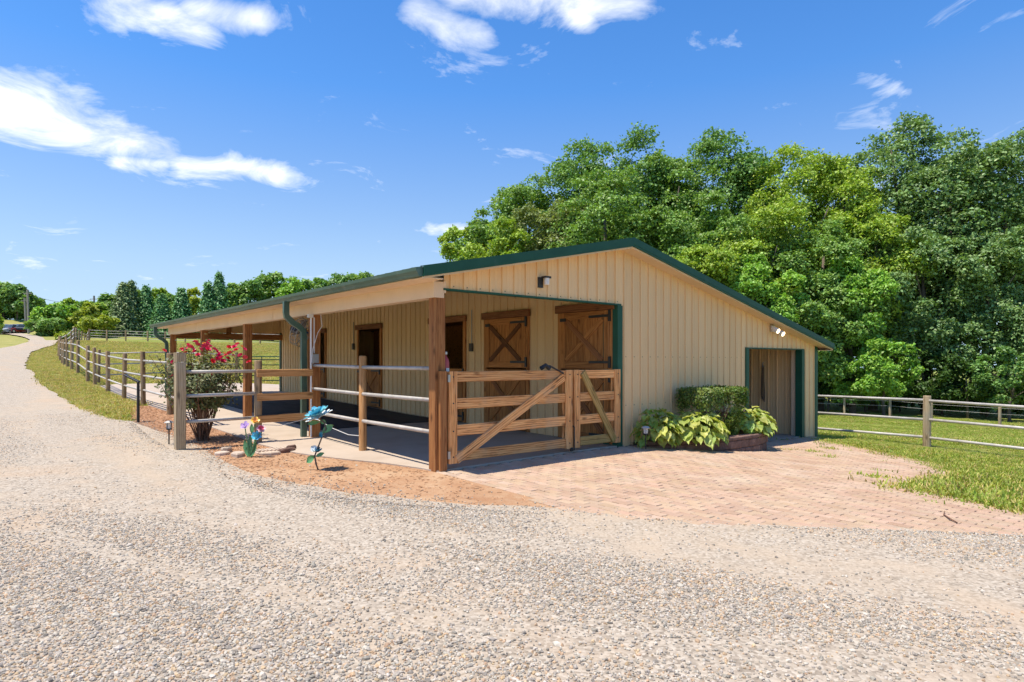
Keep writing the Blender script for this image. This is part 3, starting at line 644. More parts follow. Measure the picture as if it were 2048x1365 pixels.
for vv, zz, lab in ((4.2, 1.78, 'dark switch box with conduit on porch wall near black doorway behind gate'), (10.05, 1.9, 'dark switch box with thin conduit between the open stall doors')):
    t = thing('switch_box', (3.7, vv, zz), lab, 'switch box', 'switch boxes on the porch wall')
    box('box', (3.675, vv - .05, zz - .09), (3.727, vv + .05, zz + .09), 'dark_box', t)
    MB().cyl((3.715, vv, zz + .09), (3.715, vv, 2.62), .012, 6).build('conduit', 'grey_plastic', t)
t = thing('electrical_outlet', (-.02, 4.14, 1.4), 'white electrical box and outlet on white conduit down a porch post', 'outlet')
MB().cyl((-.03, 4.10, .08), (-.03, 4.10, 2.30), .017, 8).build('conduit', 'white_plastic', t)
box('junction_box', (-.10, 4.03, 2.27), (-.012, 4.11, 2.33), 'white_plastic', t)
MB().cyl((.03, 4.10, 1.62), (.03, 4.10, 2.28), .012, 8).build('drop_pipe', 'white_plastic', t)
box('outlet_box', (-.03, 4.03, 1.44), (.09, 4.118, 1.60), 'grey_plastic', t)
MB().tube([(.03, 4.09, 1.45), (-.05, 4.05, 1.40), (-.02, 4.04, 1.7), (.06, 4.0, 2.0), (.12, 3.95, 2.12), (.10, 3.98, 2.35)], .006, 5).build('cable', 'white_plastic', t)
# fan
fc = Vector((-.02, 4.75, 2.05)); fn = Vector((.62, -.70, -.36)).normalized()
t = thing('wall_fan', fc, 'round caged fan with black motor mounted on a porch post', 'fan')
fx_ = fn.cross(Vector((0, 0, 1))).normalized(); fy_ = fx_.cross(fn)
cage = MB()
for rr, off in ((.27, 0), (.27, .12), (.20, .15), (.13, .16), (.20, -.03), (.10, -.04)):
    cage.tube([fc + fn * off + (fx_ * math.cos(a_) + fy_ * math.sin(a_)) * rr for a_ in [2 * math.pi * i / 24 for i in range(25)]], .008 if rr == .27 else .004, 5, cap=False)
for i in range(20):
    d = fx_ * math.cos(2 * math.pi * i / 20) + fy_ * math.sin(2 * math.pi * i / 20)
    cage.tube([fc - fn * .04 + d * .06, fc - fn * .02 + d * .2, fc + d * .27, fc + fn * .12 + d * .27, fc + fn * .16 + d * .12], .003, 4)
cage.build('cage', 'grey_plastic', t)
bld = MB()
for i in range(4):
    a_ = i * math.pi / 2; d = fx_ * math.cos(a_) + fy_ * math.sin(a_); e_ = fx_ * -math.sin(a_) + fy_ * math.cos(a_); c = fc + fn * .06
    bld.add([c + d * .05 + e_ * .03 + fn * .02, c + d * .05 - e_ * .03 - fn * .02, c + d * .24 - e_ * .09 - fn * .03, c + d * .24 + e_ * .05 + fn * .03], [(0, 1, 2, 3)])
bld.build('blades', 'pole_wood', t)
MB().tube([fc - fn * .14, fc - fn * .13, fc - fn * .02, fc + fn * .06], [.03, .075, .075, .04], 12).build('motor', 'black_metal', t)
MB().tube([fc - fn * .12, (.02, 4.36, 2.0), (.05, 4.28, 1.98)], .022, 6).build('bracket', 'black_metal', t)
# extinguisher on the inner face of the corner post
t = thing('fire_extinguisher', (.23, .10, 1.18), 'faded red fire extinguisher hung on the corner post above gate', 'extinguisher')
MB().lathe((.23, .10, 1.18), [(.05, 0), (.055, .02), (.055, .28), (.04, .33), (.018, .36), (.018, .38)], 14).build('tank', 'extinguisher_red', t, smooth=True)
MB().lathe((.23, .10, 1.56), [(.022, 0), (.03, .01), (.03, .04), (.02, .05)], 10).build('valve', 'steel', t)
box('paper_label', (.205, .042, 1.26), (.255, .0455, 1.38), 'white_plastic', t)
# lead rope in the aisle
t = thing('lead_rope', (10.70, 1.05, 1.4), 'black lead rope hanging inside the doorway at the barn end', 'rope')
mb = MB(); 
for k in range(3):
    o_ = .025 * (k - 1); mb.tube([(10.70, 1.05 + o_, 1.36), (10.69, 1.05 + o_ * 1.2, 1.0), (10.70, 1.05 + o_ * 1.6, .6), (10.69, 1.04 + o_, .42 + .04 * k)], [.008, .009, .010, .011], 6)
mb.build('strap', 'black_metal', t)
MB().tube([(10.735, 1.05, 1.44), (10.69, 1.05, 1.42), (10.68, 1.05, 1.36), (10.70, 1.05, 1.32)], .012, 6).build('hook', 'steel', t)
# rubber mats on the porch floor
for i, (a, b) in enumerate([(5.0, 6.8), (6.82, 8.6), (8.62, 10.4), (10.42, 12.2), (12.22, 14.0)]):
    for j, (u0, u1) in enumerate([(.55, 2.05), (2.07, 3.55)]):
        vs = [(u, v, G(u, v) + .066) for u in (u0, u1) for v in (a, b)]; mb = MB()
        mb.add([(p[0], p[1], p[2] + d) for d in (0, -.014) for p in vs], [(0, 2, 3, 1), (0, 1, 5, 4), (1, 3, 7, 5), (3, 2, 6, 7), (2, 0, 4, 6)])
        tag(mb.build('rubber_mat', 'rubber', None), 'black rubber mat on porch floor, %s row, %s from the gate' % (('outer', 'wall-side')[j], ('first', 'second', 'third', 'fourth', 'fifth')[i]), 'mat', 'rubber mats on the porch floor')

# ------------------------------------------------------------------ wooden gates
def gate(name, u0, u1, label, mats, brace):
    v = -.05; t = thing(name, (u0, v, .08), label, 'gate', 'wooden gates at the barn front'); nrm = (0, -1, 0); g, gl = mats
    board('stile', (u0 + .07, v, .08), (u0 + .07, v, 1.335), .138, .045, g, t, nrm)
    board('stile', (u1 - .07, v, .08), (u1 - .07, v, 1.335), .138, .045, g, t, nrm)
    board('stile', (u0 + .07, v + .07, .08), (u0 + .07, v + .07, 1.332), .138, .04, g, t, nrm)
    board('stile', (u1 - .07, v + .07, .08), (u1 - .07, v + .07, 1.332), .138, .04, g, t, nrm)
    for z0, z1, m_ in ((1.19, 1.332, g), (.82, .965, g), (.45, .60, g), (.10, .243, gl)):
        board('rail', (u0 + .02, v + .024 - .003, (z0 + z1) / 2), (u1 - .02, v + .024 - .003, (z0 + z1) / 2), z1 - z0, .04, m_, t, nrm)
    (a, za), (b, zb) = brace; board('brace', (a, v - .014, za), (b, v - .014, zb), .125, .034, gl if name == 'small_gate' else g, t, nrm)
    bo = MB()
    for x in (u0 + .07, u1 - .07):
        for zz in (.17, .52, .90, 1.26): bo.tube([(x, v - .022, zz), (x, v - .030, zz)], .011, 6)
    bo.build('bolts', 'black_metal', t)
    return t
g1 = gate('large_gate', .175, 2.56, 'wide brown plank gate with diagonal brace hung on corner post', ('gate_wood', 'gate_wood'), ((.30, .13), (2.36, 1.22)))
g2 = gate('small_gate', 2.60, 3.735, 'narrow weathered plank gate with mossy foot against the gable wall', ('gate_wood', 'gate_wood_green'), ((2.80, 1.29), (3.58, .13)))
for z_ in (.2, 1.24):
    box('hinge', (.155, -.08, z_ - .05), (.19, -.03, z_ + .05), 'steel', g1)
MB().tube([(2.03, -.0, 1.385), (2.09, -.03, 1.40), (2.34, -.085, 1.28)], .013, 6).build('latch_lever', 'black_metal', g1)
MB().tube([(1.95, .02, 1.36), (2.03, .0, 1.41), (2.10, -.02, 1.35)], .035, 6).build('latch_grip', 'black_metal', g1)
MB().tube([(2.575, -.09, .05), (2.575, -.09, .42), (2.545, -.09, .44)], .011, 6).build('drop_bolt', 'black_metal', g1)
MB().lathe((2.53, -.07, .035), [(.02, 0), (.03, .01), (.03, .05), (.02, .06)], 8).build('caster', 'black_metal', g1)
board('hinge_board', (.10, -.03, G(.1, 0) + .04), (.10, -.03, 1.34), .11, .06, 'post_wood', barn, n=(0, -1, 0))

# ------------------------------------------------------------------ fences
def rail(a, b, r, parent, name='rail', m='galvanised'): return MB().cyl(a, b, r, 10).build(name, m, parent, smooth=True)
# pipe fence across the porch side
t = thing('pipe_fence', (.05, 2.2, 0), 'three-pipe galvanised fence between the two nearest porch posts', 'fence')
pole('post', (.05, 2.2, G(.05, 2.2) + .03), 1.55, .063, 'board_wood', t, 12, top=.75)
for z_ in (1.375, .945, .51):
    rail((.03, .165, z_), (.03, 2.15, z_), .029, t); rail((.03, 2.25, z_), (.03, 4.13, z_ + .02), .029, t)
# rails between the capped post and the porch, with boards
t = thing('pipe_fence', (-2.2, 4.05, 0), 'short fence of capped square post, pipes and three brown boards by roses', 'fence')
cp_ = empty('capped_post', (-2.22, 4.05, 0), t)
board('shaft', (-2.22, 4.05, G(-2.2, 4) - .05), (-2.22, 4.05, 1.455), .15, .15, 'post_weathered', cp_, n=(0, -1, 0), ch=.01)
board('cap', (-2.22, 4.05, 1.462), (-2.22, 4.05, 1.612), .162, .162, 'post_weathered', cp_, n=(0, -1, 0), ch=.02)
pole('post', (-.96, 4.16, G(-.96, 4.16) + .02), 1.46, .066, 'fence_wood', t, 12)
for z_ in (1.30, .91, .49): rail((-2.15, 4.06, z_), (-.98, 4.15, z_), .028, t)
for z_ in (1.265, .845, .46): board('board', (-1.0, 4.09, z_), (.0, 4.10, z_), .128, .038, 'board_wood', t, n=(0, -1, 0))
# fence along the slab and the lane
def fence_line(name, pts, label, h, rails, pr, rr, group=None, m='fence_wood', rm='galvanised', cat='fence', bury=0.):
    t = thing(name, P3(*pts[0][:2]), label, cat, group); pp = []
    for i, p in enumerate(pts):
        b = P3(p[0], p[1]); b.z += p[2] if len(p) > 2 else 0; hh = h + rnd.uniform(-.04, .05)
        pole('post', b - Vector((0, 0, .05)), hh + .05, pr * rnd.uniform(.9, 1.1), m, t, 9, (rnd.uniform(-1.5, 1.5), rnd.uniform(-1.5, 1.5)), .9); pp.append(b)
    for a, b in zip(pp[:-1], pp[1:]):
        d = (b - a).normalized() * pr * .6
        for z_ in rails: rail(a + d + Vector((0, 0, z_ + rnd.uniform(-.012, .012))), b - d + Vector((0, 0, z_ + rnd.uniform(-.012, .012))), rr, t, 'rail', rm)
    return t
RA = (1.33, .9, .47)
fence_line('lane_fence', [(-1.06, 7.3), (-1.06, 10.4), (-1.08, 13.75), (-1.1, 16.9), (-1.12, 20.2), (-1.15, 23.5), (-1.2, 25.4), (-1.25, 28.6), (-1.2, 31.9), (-1.1, 35.1), (-1.0, 38.3), (-.85, 41.4), (-.7, 44.6), (-.5, 47.7), (-.3, 50.9)], 'round-post pipe fence running along the slab and gravel lane', 1.55, RA, .075, .03)
fence_line('lane_fence', [(-.3, 51.4), (.2, 56.4), (.9, 60.5), (1.6, 64.6), (2.2, 68.6), (2.8, 72.6), (3.4, 76.5), (4.0, 80.3), (4.7, 84.2), (5.3, 88), (5.8, 91.3)], 'far stretch of dark post fence climbing beyond the lane bend', 1.45, (1.3, .9, .5), .085, .035)
fence_line('pasture_fence', [(6.2, 93.7), (8.0, 92.2), (10.0, 91), (12.2, 88.7), (14, 87.2), (15.8, 84.4), (18, 81.1), (20.2, 78), (22.4, 74.9), (24.8, 72.8), (28, 70)], 'pipe fence across the far end of the pasture below conifers', 1.45, (1.3, .95, .6, .3), .10, .03, m='fence_wood')
fence_line('paddock_fence', [(-.9, 24.6), (1.6, 24.2), (4.4, 23.6)], 'low pipe paddock fence behind the far slab edge', 1.4, (1.28, .82, .36), .06, .028)
fence_line('yard_fence', [(10.75, -8.2), (11.26, -5.6), (11.97, -2.24), (12.66, 1.0), (13.4, 4.6)], 'round-post pipe fence beside the lawn at the barn end', 1.12, (1.06, .62, .2), .085, .032, m='post_weathered')
fence_line('wire_fence', [(36.3, 13), (37.3, 9.7), (37.4, 7.1), (37, 4.8), (36.3, 1.5), (36, -1.5), (36, -5)], 'thin-post wire fence along the edge of the woods', 1.15, (1.05, .75), .07, .008, m='post_weathered', rm='galvanised')
# green tubular gate across the paddock
t = thing('tubular_gate', (4.5, 23.5, .5), 'green tubular steel gate seen through the porch', 'gate')
gz = G(5.5, 23.4) + .12
for z_ in (0, .25, .5, .75, 1.0, 1.15): MB().cyl((4.5, 23.55, gz + z_), (7.5, 23.1, gz + z_), .022, 8).build('bar', 'green_trim', t)
for f_ in (0, .33, .67, 1): MB().cyl((4.5 + 3 * f_, 23.55 - .45 * f_, gz), (4.5 + 3 * f_, 23.55 - .45 * f_, gz + 1.15), .022, 8).build('upright', 'green_trim', t)
# rope between the posts near the flowers
tag(MB().tube([(-.9, 4.1, .36), (-.6, 4.08, .33), (-.15, 4.05, .42), (.0, 3.9, .42), (.03, 3.3, .30), (.04, 2.7, .24), (.05, 2.25, .26)], .006, 5).build('rope', 'white_plastic'), 'thin pale rope strung low between the porch posts', 'rope')

# ------------------------------------------------------------------ planter, hosta, hedge
def along(poly, step):
    P = [Vector((*p, 0)) for p in poly]; out = []; carry = 0.
    for a, b in zip(P[:-1], P[1:]):
        L = (b - a).length; s = carry
        while s < L: out.append((a + (b - a) * (s / L), (b - a).normalized())); s += step
        carry = s - L
    return out
def smooth_poly(p, it=2):
    for _ in range(it):
        q = [p[0]]
        for a, b in zip(p[:-1], p[1:]): q += [(a[0] * .75 + b[0] * .25, a[1] * .75 + b[1] * .25), (a[0] * .25 + b[0] * .75, a[1] * .25 + b[1] * .75)]
        p = q + [p[-1]]
    return p
PC = smooth_poly(PLANT)
t = thing('planter', (5.9, -.5, -.2), 'curved raised planter of brown stone blocks against the gable wall', 'planter')
block_v = []
for ci, (z1, hgt_, dep_, st) in enumerate([(.075, .07, .20, .33), (.003, .15, .15, .30), (-.148, .15, .155, .30), (-.299, .15, .16, .30)]):
    pts = along(PC, st)
    off = (0, .15, 0, .15)[ci]
    pts = along([(PC[0][0], PC[0][1])] + PC[1:], st) if not off else [((p + d * off), d) for p, d in pts]
    for p, d in pts:
        n = Vector((d.y, -d.x, 0)); 
        if n.y > .2: n = -n
        zl = G(p.x, p.y) - .03
        if z1 < zl + .03 or p.y > -.04: continue
        a = p - d * (st / 2 - .003); b = p + d * (st / 2 - .003); zc = z1 - hgt_ / 2; inn = -n * (dep_ / 2 - (.02 if ci == 0 else 0) + rnd.uniform(-.006, .006))
        board('cap_block' if ci == 0 else 'block', a + inn + Vector((0, 0, zc)), b + inn + Vector((0, 0, zc)), dep_, hgt_ - .004, 'stone_block', t, n=(0, 0, 1), ch=.014)
obj('soil', [(p[0], min(p[1] + .04, -.02), .035) for p in PC], [tuple(range(len(PC)))], 'soil', t)
# hosta leaf: pointed heart, cupped, with a bent tip
def leaf_mesh(name, L, Wd, m, cup=.25, droop=.35):
    v = []; f = []; n = 6
    for i in range(n + 1):
        s = i / n; w = Wd * (math.sin(math.pi * min(1, s * 1.05) ** .62)) * .5 + .002; 
        for j in (-1, -.5, 0, .5, 1): v.append((s * L, j * w, cup * abs(j) ** 1.6 * w - droop * L * s * s + .02 * math.sin(9 * s) * abs(j)))
    for i in range(n):
        for j in range(4): k = i * 5 + j; f.append((k, k + 5, k + 6, k + 1))
    return mesh(name, v, f, m, True)
hl = [leaf_mesh('leaf', .21, .185, 'leaf_hosta', .35, .22), leaf_mesh('leaf', .23, .20, 'leaf_hosta_gold', .35, .26), leaf_mesh('leaf', .17, .14, 'leaf_hosta', .3, .3)]
def hosta(c, ru, rv, h, n, label, mixg, seed):
    r = random.Random(seed); t = thing('hosta', (c[0], c[1], .04), label, 'hosta', 'hostas in the stone planter')
    for i in range(n):
        el = math.asin(min(1, (i + .5) / n)); az = i * 2.39996 + r.uniform(-.3, .3)
        if c[1] + rv * math.sin(az) * math.cos(el) > -.07: az = -abs(az % (2 * math.pi) - math.pi)
        d = Vector((math.cos(az) * math.cos(el), math.sin(az) * math.cos(el), math.sin(el)))
        k = r.uniform(.72, .98)
        p = Vector((c[0] + ru * d.x * k * .9, min(c[1] + rv * d.y * k * .9, -.06), .05 + h * (.12 + .86 * d.z) * k))
        o = link(bpy.data.objects.new('leaf', hl[(1 if r.random() < mixg else (0 if r.random() < .65 else 2))]), t, p)
        o.rotation_euler = (r.uniform(-.35, .35), r.uniform(-.12, .3) + .62 - 1.0 * el / 1.57, az + r.uniform(-.4, .4)); s = r.uniform(.6, 1.0); o.scale = (s, s, s)
hosta((4.42, -.32), .52, .34, .62, 120, 'green broad-leaved hosta beside the small gate', .25, 1)
hosta((5.22, -.58), .72, .5, .52, 260, 'pale yellow-green hosta spilling over the planter front', .8, 2)
hosta((7.12, -.50), .72, .5, .52, 210, 'green hosta behind the rounded end of the planter wall', .35, 3)
def leafcloud(pts, nrm, size, m, name, seed, asp=.6, fold=.25):
    r = np.random.RandomState(seed); n = len(pts)
    nr = nrm + r.normal(0, .55, (n, 3)); nr /= np.linalg.norm(nr, axis=1, keepdims=True) + 1e-9
    tg = np.cross(nr, r.normal(0, 1, (n, 3))); tg /= np.linalg.norm(tg, axis=1, keepdims=True) + 1e-9; bt = np.cross(nr, tg)
    s = size * r.uniform(.65, 1.35, (n, 1))
    v = np.empty((n, 4, 3)); v[:, 0] = pts - tg * s * .5; v[:, 2] = pts + tg * s * .5
    v[:, 1] = pts + bt * s * .5 * asp + nr * s * fold * .5 + tg * s * .05; v[:, 3] = pts - bt * s * .5 * asp + nr * s * fold * .5 + tg * s * .05
    return fast_mesh(name, v.reshape(-1, 3), 4, m)
r = np.random.RandomState(11); n = 13000
d = r.normal(0, 1, (n, 3)); d /= np.linalg.norm(d, axis=1, keepdims=True)
bx = np.sign(d) * np.abs(d) ** .5; bx /= np.max(np.abs(bx), axis=1, keepdims=True) ** .85 + 1e-9       # squared-off ball, clipped flat like a trimmed hedge
zz = bx[:, 2]; tp = np.where(zz < 0, 1 + .55 * zz, 1)[:, None]
k = r.uniform(.80, 1.03, (n, 1)) ** .8
pts = np.stack([5.98 + bx[:, 0] * .74 * tp[:, 0] * k[:, 0], -.45 + bx[:, 1] * .33 * tp[:, 0] * k[:, 0], .54 + zz * np.where(zz > 0, .42, .48) * k[:, 0]], -1) + r.normal(0, .02, (n, 3))
t = thing('trimmed_hedge', (6.0, -.45, .04), 'clipped dark green boxwood hedge between the hostas', 'hedge')
o = link(bpy.data.objects.new('foliage', leafcloud(pts - np.array([6.0, -.45, .04]), d, .047, 'leaf_box', 'foliage', 4)), t, (6.0, -.45, .04)); tag(o, kind='stuff')
tw = MB()
for i in range(34):
    a_ = rnd.uniform(0, 6.28); b0 = Vector((6.0 + rnd.uniform(-.3, .3), -.45 + rnd.uniform(-.1, .1), .03)); e_ = Vector((6.0 + math.cos(a_) * rnd.uniform(.3, .65), -.45 + math.sin(a_) * rnd.uniform(.1, .32), rnd.uniform(.3, .8)))
    tw.tube([b0, (b0 + e_) / 2 + Vector((rnd.uniform(-.1, .1), rnd.uniform(-.05, .05), .05)), e_], [.012, .008, .004], 5)
tw.build('stems', 'stem_brown', t)
# path lights
def path_light(b, h, label):
    t = thing('path_light', b, label, 'path light'); b = Vector(b)
    MB().cyl(b, b + Vector((0, 0, h * .58)), .011, 6).build('stake', 'black_metal', t)
    MB().lathe(b + Vector((0, 0, h * .58)), [(.012, 0), (.04, .015), (.045, .03)], 8).build('base', 'black_metal', t)
    MB().lathe(b + Vector((0, 0, h * .58 + .03)), [(.034, 0), (.04, h * .22)], 8).build('lantern', 'white_plastic', t)
    rb = MB()
    for i in range(4):
        a_ = math.pi / 4 + i * math.pi / 2; rb.cyl(b + Vector((.042 * math.cos(a_), .042 * math.sin(a_), h * .6)), b + Vector((.048 * math.cos(a_), .048 * math.sin(a_), h * .9)), .005, 4)
    rb.build('cage', 'black_metal', t)
    MB().lathe(b + Vector((0, 0, h * .58 + .03 + h * .22)), [(.075, 0), (.078, .008), (.05, .03), (.03, .038)], 8).build('cap', 'galvanised', t)
path_light(P3(-2.23, 4.78, .03), .43, 'small solar path light in red mulch left of the capped post')
path_light(P3(3.97, -.42, .04), .40, 'small path light among hosta leaves beside the small gate')
# slanted stand by the lane
b = P3(-1.98, 9.07, .02); t = thing('sign_stand', b, 'dark post with a slanted panel beside the lane fence', 'sign')
board('post', b, b + Vector((0, 0, .93)), .055, .055, 'black_metal', t, n=(0, -1, 0))
pd = (at(252, 754, 14.0) - at(276, 766, 14.0)).normalized(); tp_ = b + Vector((0, 0, .93))
board('panel', tp_ - pd * .02, tp_ + pd * .34, .10, .035, 'black_metal', t, n=pd.cross(CF).cross(pd) if False else pd.cross(Vector((CF.x, CF.y, 0))))
# flat stones and drain grate by the metal flowers
for i, (u, v, sx, sy, a_, lab) in enumerate([(-1.82, 3.20, .13, .09, .4, 'flat tan stone lying leftmost beside the metal flower cluster'), (-1.66, 2.92, .15, .10, 1.2, 'pale flat stone just in front of the metal flower cluster'), (-1.70, 3.42, .10, .07, .2, 'dark-edged small stone behind the metal flower cluster'), (-1.22, 2.78, .16, .08, -.3, 'long flat stone in front of the drain grate'), (-.93, 2.88, .17, .06, .25, 'slim dark stone at the concrete corner'), (-.80, 3.05, .12, .05, .6, 'small dark stone nearest the concrete slab edge')]):
    n_ = 8; c = P3(u, v, .03); mb = MB(); hh = .05 + .015 * (i % 3)
    rr = [rnd.uniform(.75, 1.15) for _ in range(n_)]
    ring = lambda k, z_: [(c.x + math.cos(a_) * sx * k * rr[j] * math.cos(6.283 * j / n_) - math.sin(a_) * sy * k * rr[j] * math.sin(6.283 * j / n_), c.y + math.sin(a_) * sx * k * rr[j] * math.cos(6.283 * j / n_) + math.cos(a_) * sy * k * rr[j] * math.sin(6.283 * j / n_), c.z + z_) for j in range(n_)]
    mb.add(ring(1, -.03) + ring(1.02, hh * .7) + ring(.86, hh), [(k * n_ + j, k * n_ + (j + 1) % n_, (k + 1) * n_ + (j + 1) % n_, (k + 1) * n_ + j) for k in range(2) for j in range(n_)] + [tuple(range(2 * n_, 3 * n_))])
    tag(mb.build('flat_stone', 'flat_stone' if i < 4 else 'stone_block', None), lab, 'stone', 'flat stones by the metal flowers')
gc = P3(-1.08, 3.12, .05); t = thing('drain_grate', gc, 'slotted concrete drain grate set in the red dirt', 'grate')
box('frame', (gc.x - .28, gc.y - .16, gc.z - .03), (gc.x + .28, gc.y + .16, gc.z), 'flat_stone', t)
for i in range(9): box('bar', (gc.x - .25 + i * .06, gc.y - .13, gc.z + .001), (gc.x - .218 + i * .06, gc.y + .13, gc.z + .022), 'flat_stone', t)
tag(MB().tube([P3(2.62, -5.22, .045), P3(2.75, -5.12, .055), P3(2.95, -5.02, .05), P3(3.12, -4.98, .06)], [.006, .008, .007, .004], 5).build('stick', 'stem_brown'), 'thin brown stick lying on the paving by the grass', 'stick')

# ------------------------------------------------------------------ garden flowers and rose bush
def petal(mb, c, n, x, L, w, cup, lift):
    y = n.cross(x); v = []
    for s, ww in ((.08, .25), (.4, .85), (.75, 1.0), (1.0, .35)):
        for j in (-1, 0, 1): v.append(c + x * (L * s * math.cos(lift * s)) + n * (L * s * math.sin(lift) + cup * abs(j) * w * .5) + y * (j * w * .5 * ww))
    mb.add(v, [(i * 3 + j, i * 3 + 3 + j, i * 3 + 4 + j, i * 3 + 1 + j) for i in range(3) for j in range(2)])
def bloom(parent, c, n, layers, name='bloom'):
    n = Vector(n).normalized(); x0 = n.orthogonal().normalized(); y0 = n.cross(x0); e = empty(name, c, parent)
    for k, (cnt, L, w, lift, m) in enumerate(layers):
        mb = MB()
        for i in range(cnt):
            a_ = 6.2832 * (i + .37 * k) / cnt; petal(mb, Vector(c) + n * (.012 * k * L * 10), n, x0 * math.cos(a_) + y0 * math.sin(a_), L * rnd.uniform(.88, 1.1), w, .25, lift + rnd.uniform(-.1, .1))
        mb.build('petals', m, e, smooth=True)
    return e
def mleaf(parent, a, b, w, m='leaf_metal'):
    a, b = Vector(a), Vector(b); x = b - a; L = x.length; x.normalize(); n = Vector((-CF.x, -CF.y, .5)); n = (n - x * n.dot(x)).normalized(); y = n.cross(x); v = []
    for s, ww in ((0, .12), (.3, .8), (.6, 1), (.85, .55), (1, .04)):
        for j in (-1, 0, 1): v.append(a + x * L * s + y * j * w * .5 * ww + n * (.18 * abs(j) * w - .12 * L * s * s))
    return obj('leaf', v, [(i * 3 + j, i * 3 + 3 + j, i * 3 + 4 + j, i * 3 + 1 + j) for i in range(4) for j in range(2)], m, parent, smooth=True)
def toZ(x, y, Z=8.5): return at(x, y, Z)
t = thing('metal_flower', P3(-1.15, 1.11, .02), 'tall teal metal garden flower leaning over red dirt', 'garden flower')
MB().tube([toZ(639, 948), toZ(632, 928), toZ(629.5, 912), toZ(636, 895), toZ(645, 872), toZ(652, 858), toZ(649, 846), toZ(641, 839)], .011, 8).build('stem', 'stem_metal', t, smooth=True)
bloom(t, toZ(638, 835), (-.40, .05, .85), [(9, .20, .085, .15, 'petal_white'), (9, .19, .085, .35, 'petal_teal'), (8, .145, .075, .65, 'petal_blue'), (6, .10, .06, .95, 'petal_teal')])
bloom(t, toZ(634, 905), (-.2, -.3, .9), [(5, .075, .06, .6, 'petal_teal_dark'), (4, .05, .04, 1.1, 'petal_teal')], 'bud')
for a_, b_, w_, m_ in [((646, 866), (666, 850), .11, 'leaf_metal'), ((648, 868), (638, 872), .09, 'petal_teal_dark'), ((630, 912), (613, 926), .10, 'leaf_metal'), ((632, 914), (648, 906), .06, 'leaf_metal'), ((640, 845), (614, 848), .07, 'leaf_metal'), ((640, 843), (652, 846), .07, 'leaf_metal'), ((634, 903), (622, 893), .10, 'petal_white')]:
    mleaf(t, toZ(*a_), toZ(*b_), w_, m_)
Zm = 9.5; mz = lambda x, y: at(x, y, Zm)
t = thing('metal_flower_cluster', P3(-1.53, 2.79, .02), 'metal flower cluster with purple, orange, red and blue blooms', 'garden flower')
for p0, p1, p2 in [((498, 917), (496, 890), (490, 856)), ((500, 917), (503, 880), (510, 846)), ((501, 917), (508, 890), (521, 862)), ((502, 917), (505, 895), (512, 876))]:
    MB().tube([mz(*p0), mz(*p1), mz(*p2)], .008, 6).build('stem', 'leaf_metal', t)
bloom(t, mz(490, 853), (-.4, -.5, .55), [(5, .075, .055, .4, 'petal_purple'), (4, .045, .035, .8, 'petal_purple')])
bloom(t, mz(510, 843), (-.1, -.6, .6), [(6, .075, .05, .35, 'petal_yellow'), (5, .055, .04, .7, 'petal_orange')])
bloom(t, mz(522, 859), (-.1, -.6, .5), [(6, .07, .05, .35, 'petal_pink'), (5, .055, .045, .8, 'petal_crimson')])
bloom(t, mz(513, 874), (-.3, -.6, .5), [(7, .085, .05, .4, 'petal_blue'), (5, .05, .04, .8, 'petal_teal')])
for a_, b_, w_ in [((499, 917), (488, 880), .09), ((500, 917), (499, 870), .08), ((502, 917), (512, 885), .08), ((501, 915), (493, 895), .10), ((500, 914), (508, 898), .1), ((504, 868), (503, 848), .06)]: mleaf(t, mz(*a_), mz(*b_), w_)

rb = P3(-1.62, 5.1, .03); t = thing('rose_bush', rb, 'tall rose bush with crimson blooms behind the capped post', 'rose bush')
st = MB(); tips = []; r = random.Random(4)
for i in range(54):
    a_ = r.uniform(0, 6.283); lean = r.uniform(.12, .78); h = r.uniform(1.15, 1.78) * (1.06 - .22 * lean); b0 = rb + Vector((r.uniform(-.10, .10), r.uniform(-.12, .12), -.02))
    e_ = b0 + Vector((math.cos(a_) * lean, math.sin(a_) * lean, h)); m1 = b0 + (e_ - b0) * .4 + Vector((math.cos(a_), math.sin(a_), 0)) * -.09 * lean + Vector((r.uniform(-.05, .05), r.uniform(-.05, .05), 0))
    m2 = b0 + (e_ - b0) * .75 + Vector((r.uniform(-.06, .06), r.uniform(-.06, .06), 0)); st.tube([b0, m1, m2, e_], [.011, .009, .006, .003], 5); tips.append((m1, m2, e_))
    for k in range(3):
        q0 = m1.lerp(m2, r.random()); q1 = q0 + Vector((r.uniform(-.25, .25), r.uniform(-.25, .25), r.uniform(.05, .3))); st.tube([q0, q1], [.005, .002], 4); tips.append((q0, q0.lerp(q1, .5), q1))
st.build('stems', 'stem_brown', t)
P_ = []; rr_ = np.random.RandomState(8)
for i in range(6400):
    a, b, c = tips[rr_.randint(len(tips))]; f_ = rr_.beta(2.4, 1.0); p = (a.lerp(b, f_ * 2) if f_ < .5 else b.lerp(c, f_ * 2 - 1)); p = np.array(p) + rr_.normal(0, .065, 3)
    if p[2] > rb.z + .58 or rr_.rand() < .10: P_.append(p)
P_ = np.array(P_); nn = P_ - np.array([rb.x, rb.y, rb.z + .8]); nn /= np.linalg.norm(nn, axis=1, keepdims=True); nn[:, 2] += .5
o = link(bpy.data.objects.new('foliage', leafcloud(P_ - np.array(rb), nn, .062, 'leaf_rose', 'foliage', 6, .62)), t, rb); tag(o, kind='stuff')
def bloom_mesh(name, m, rad):
    mb = MB(); n = Vector((0, 0, 1))
    for k, (cnt, L, w, lift) in enumerate([(6, rad, rad * .95, .35), (5, rad * .8, rad * .8, .8), (4, rad * .5, rad * .6, 1.2)]):
        for i in range(cnt): a_ = 6.283 * (i + .4 * k) / cnt; petal(mb, Vector((0, 0, .006 * k)), n, Vector((math.cos(a_), math.sin(a_), 0)), L, w, .3, lift)
    return mesh(name, mb.v, mb.f, m, True)
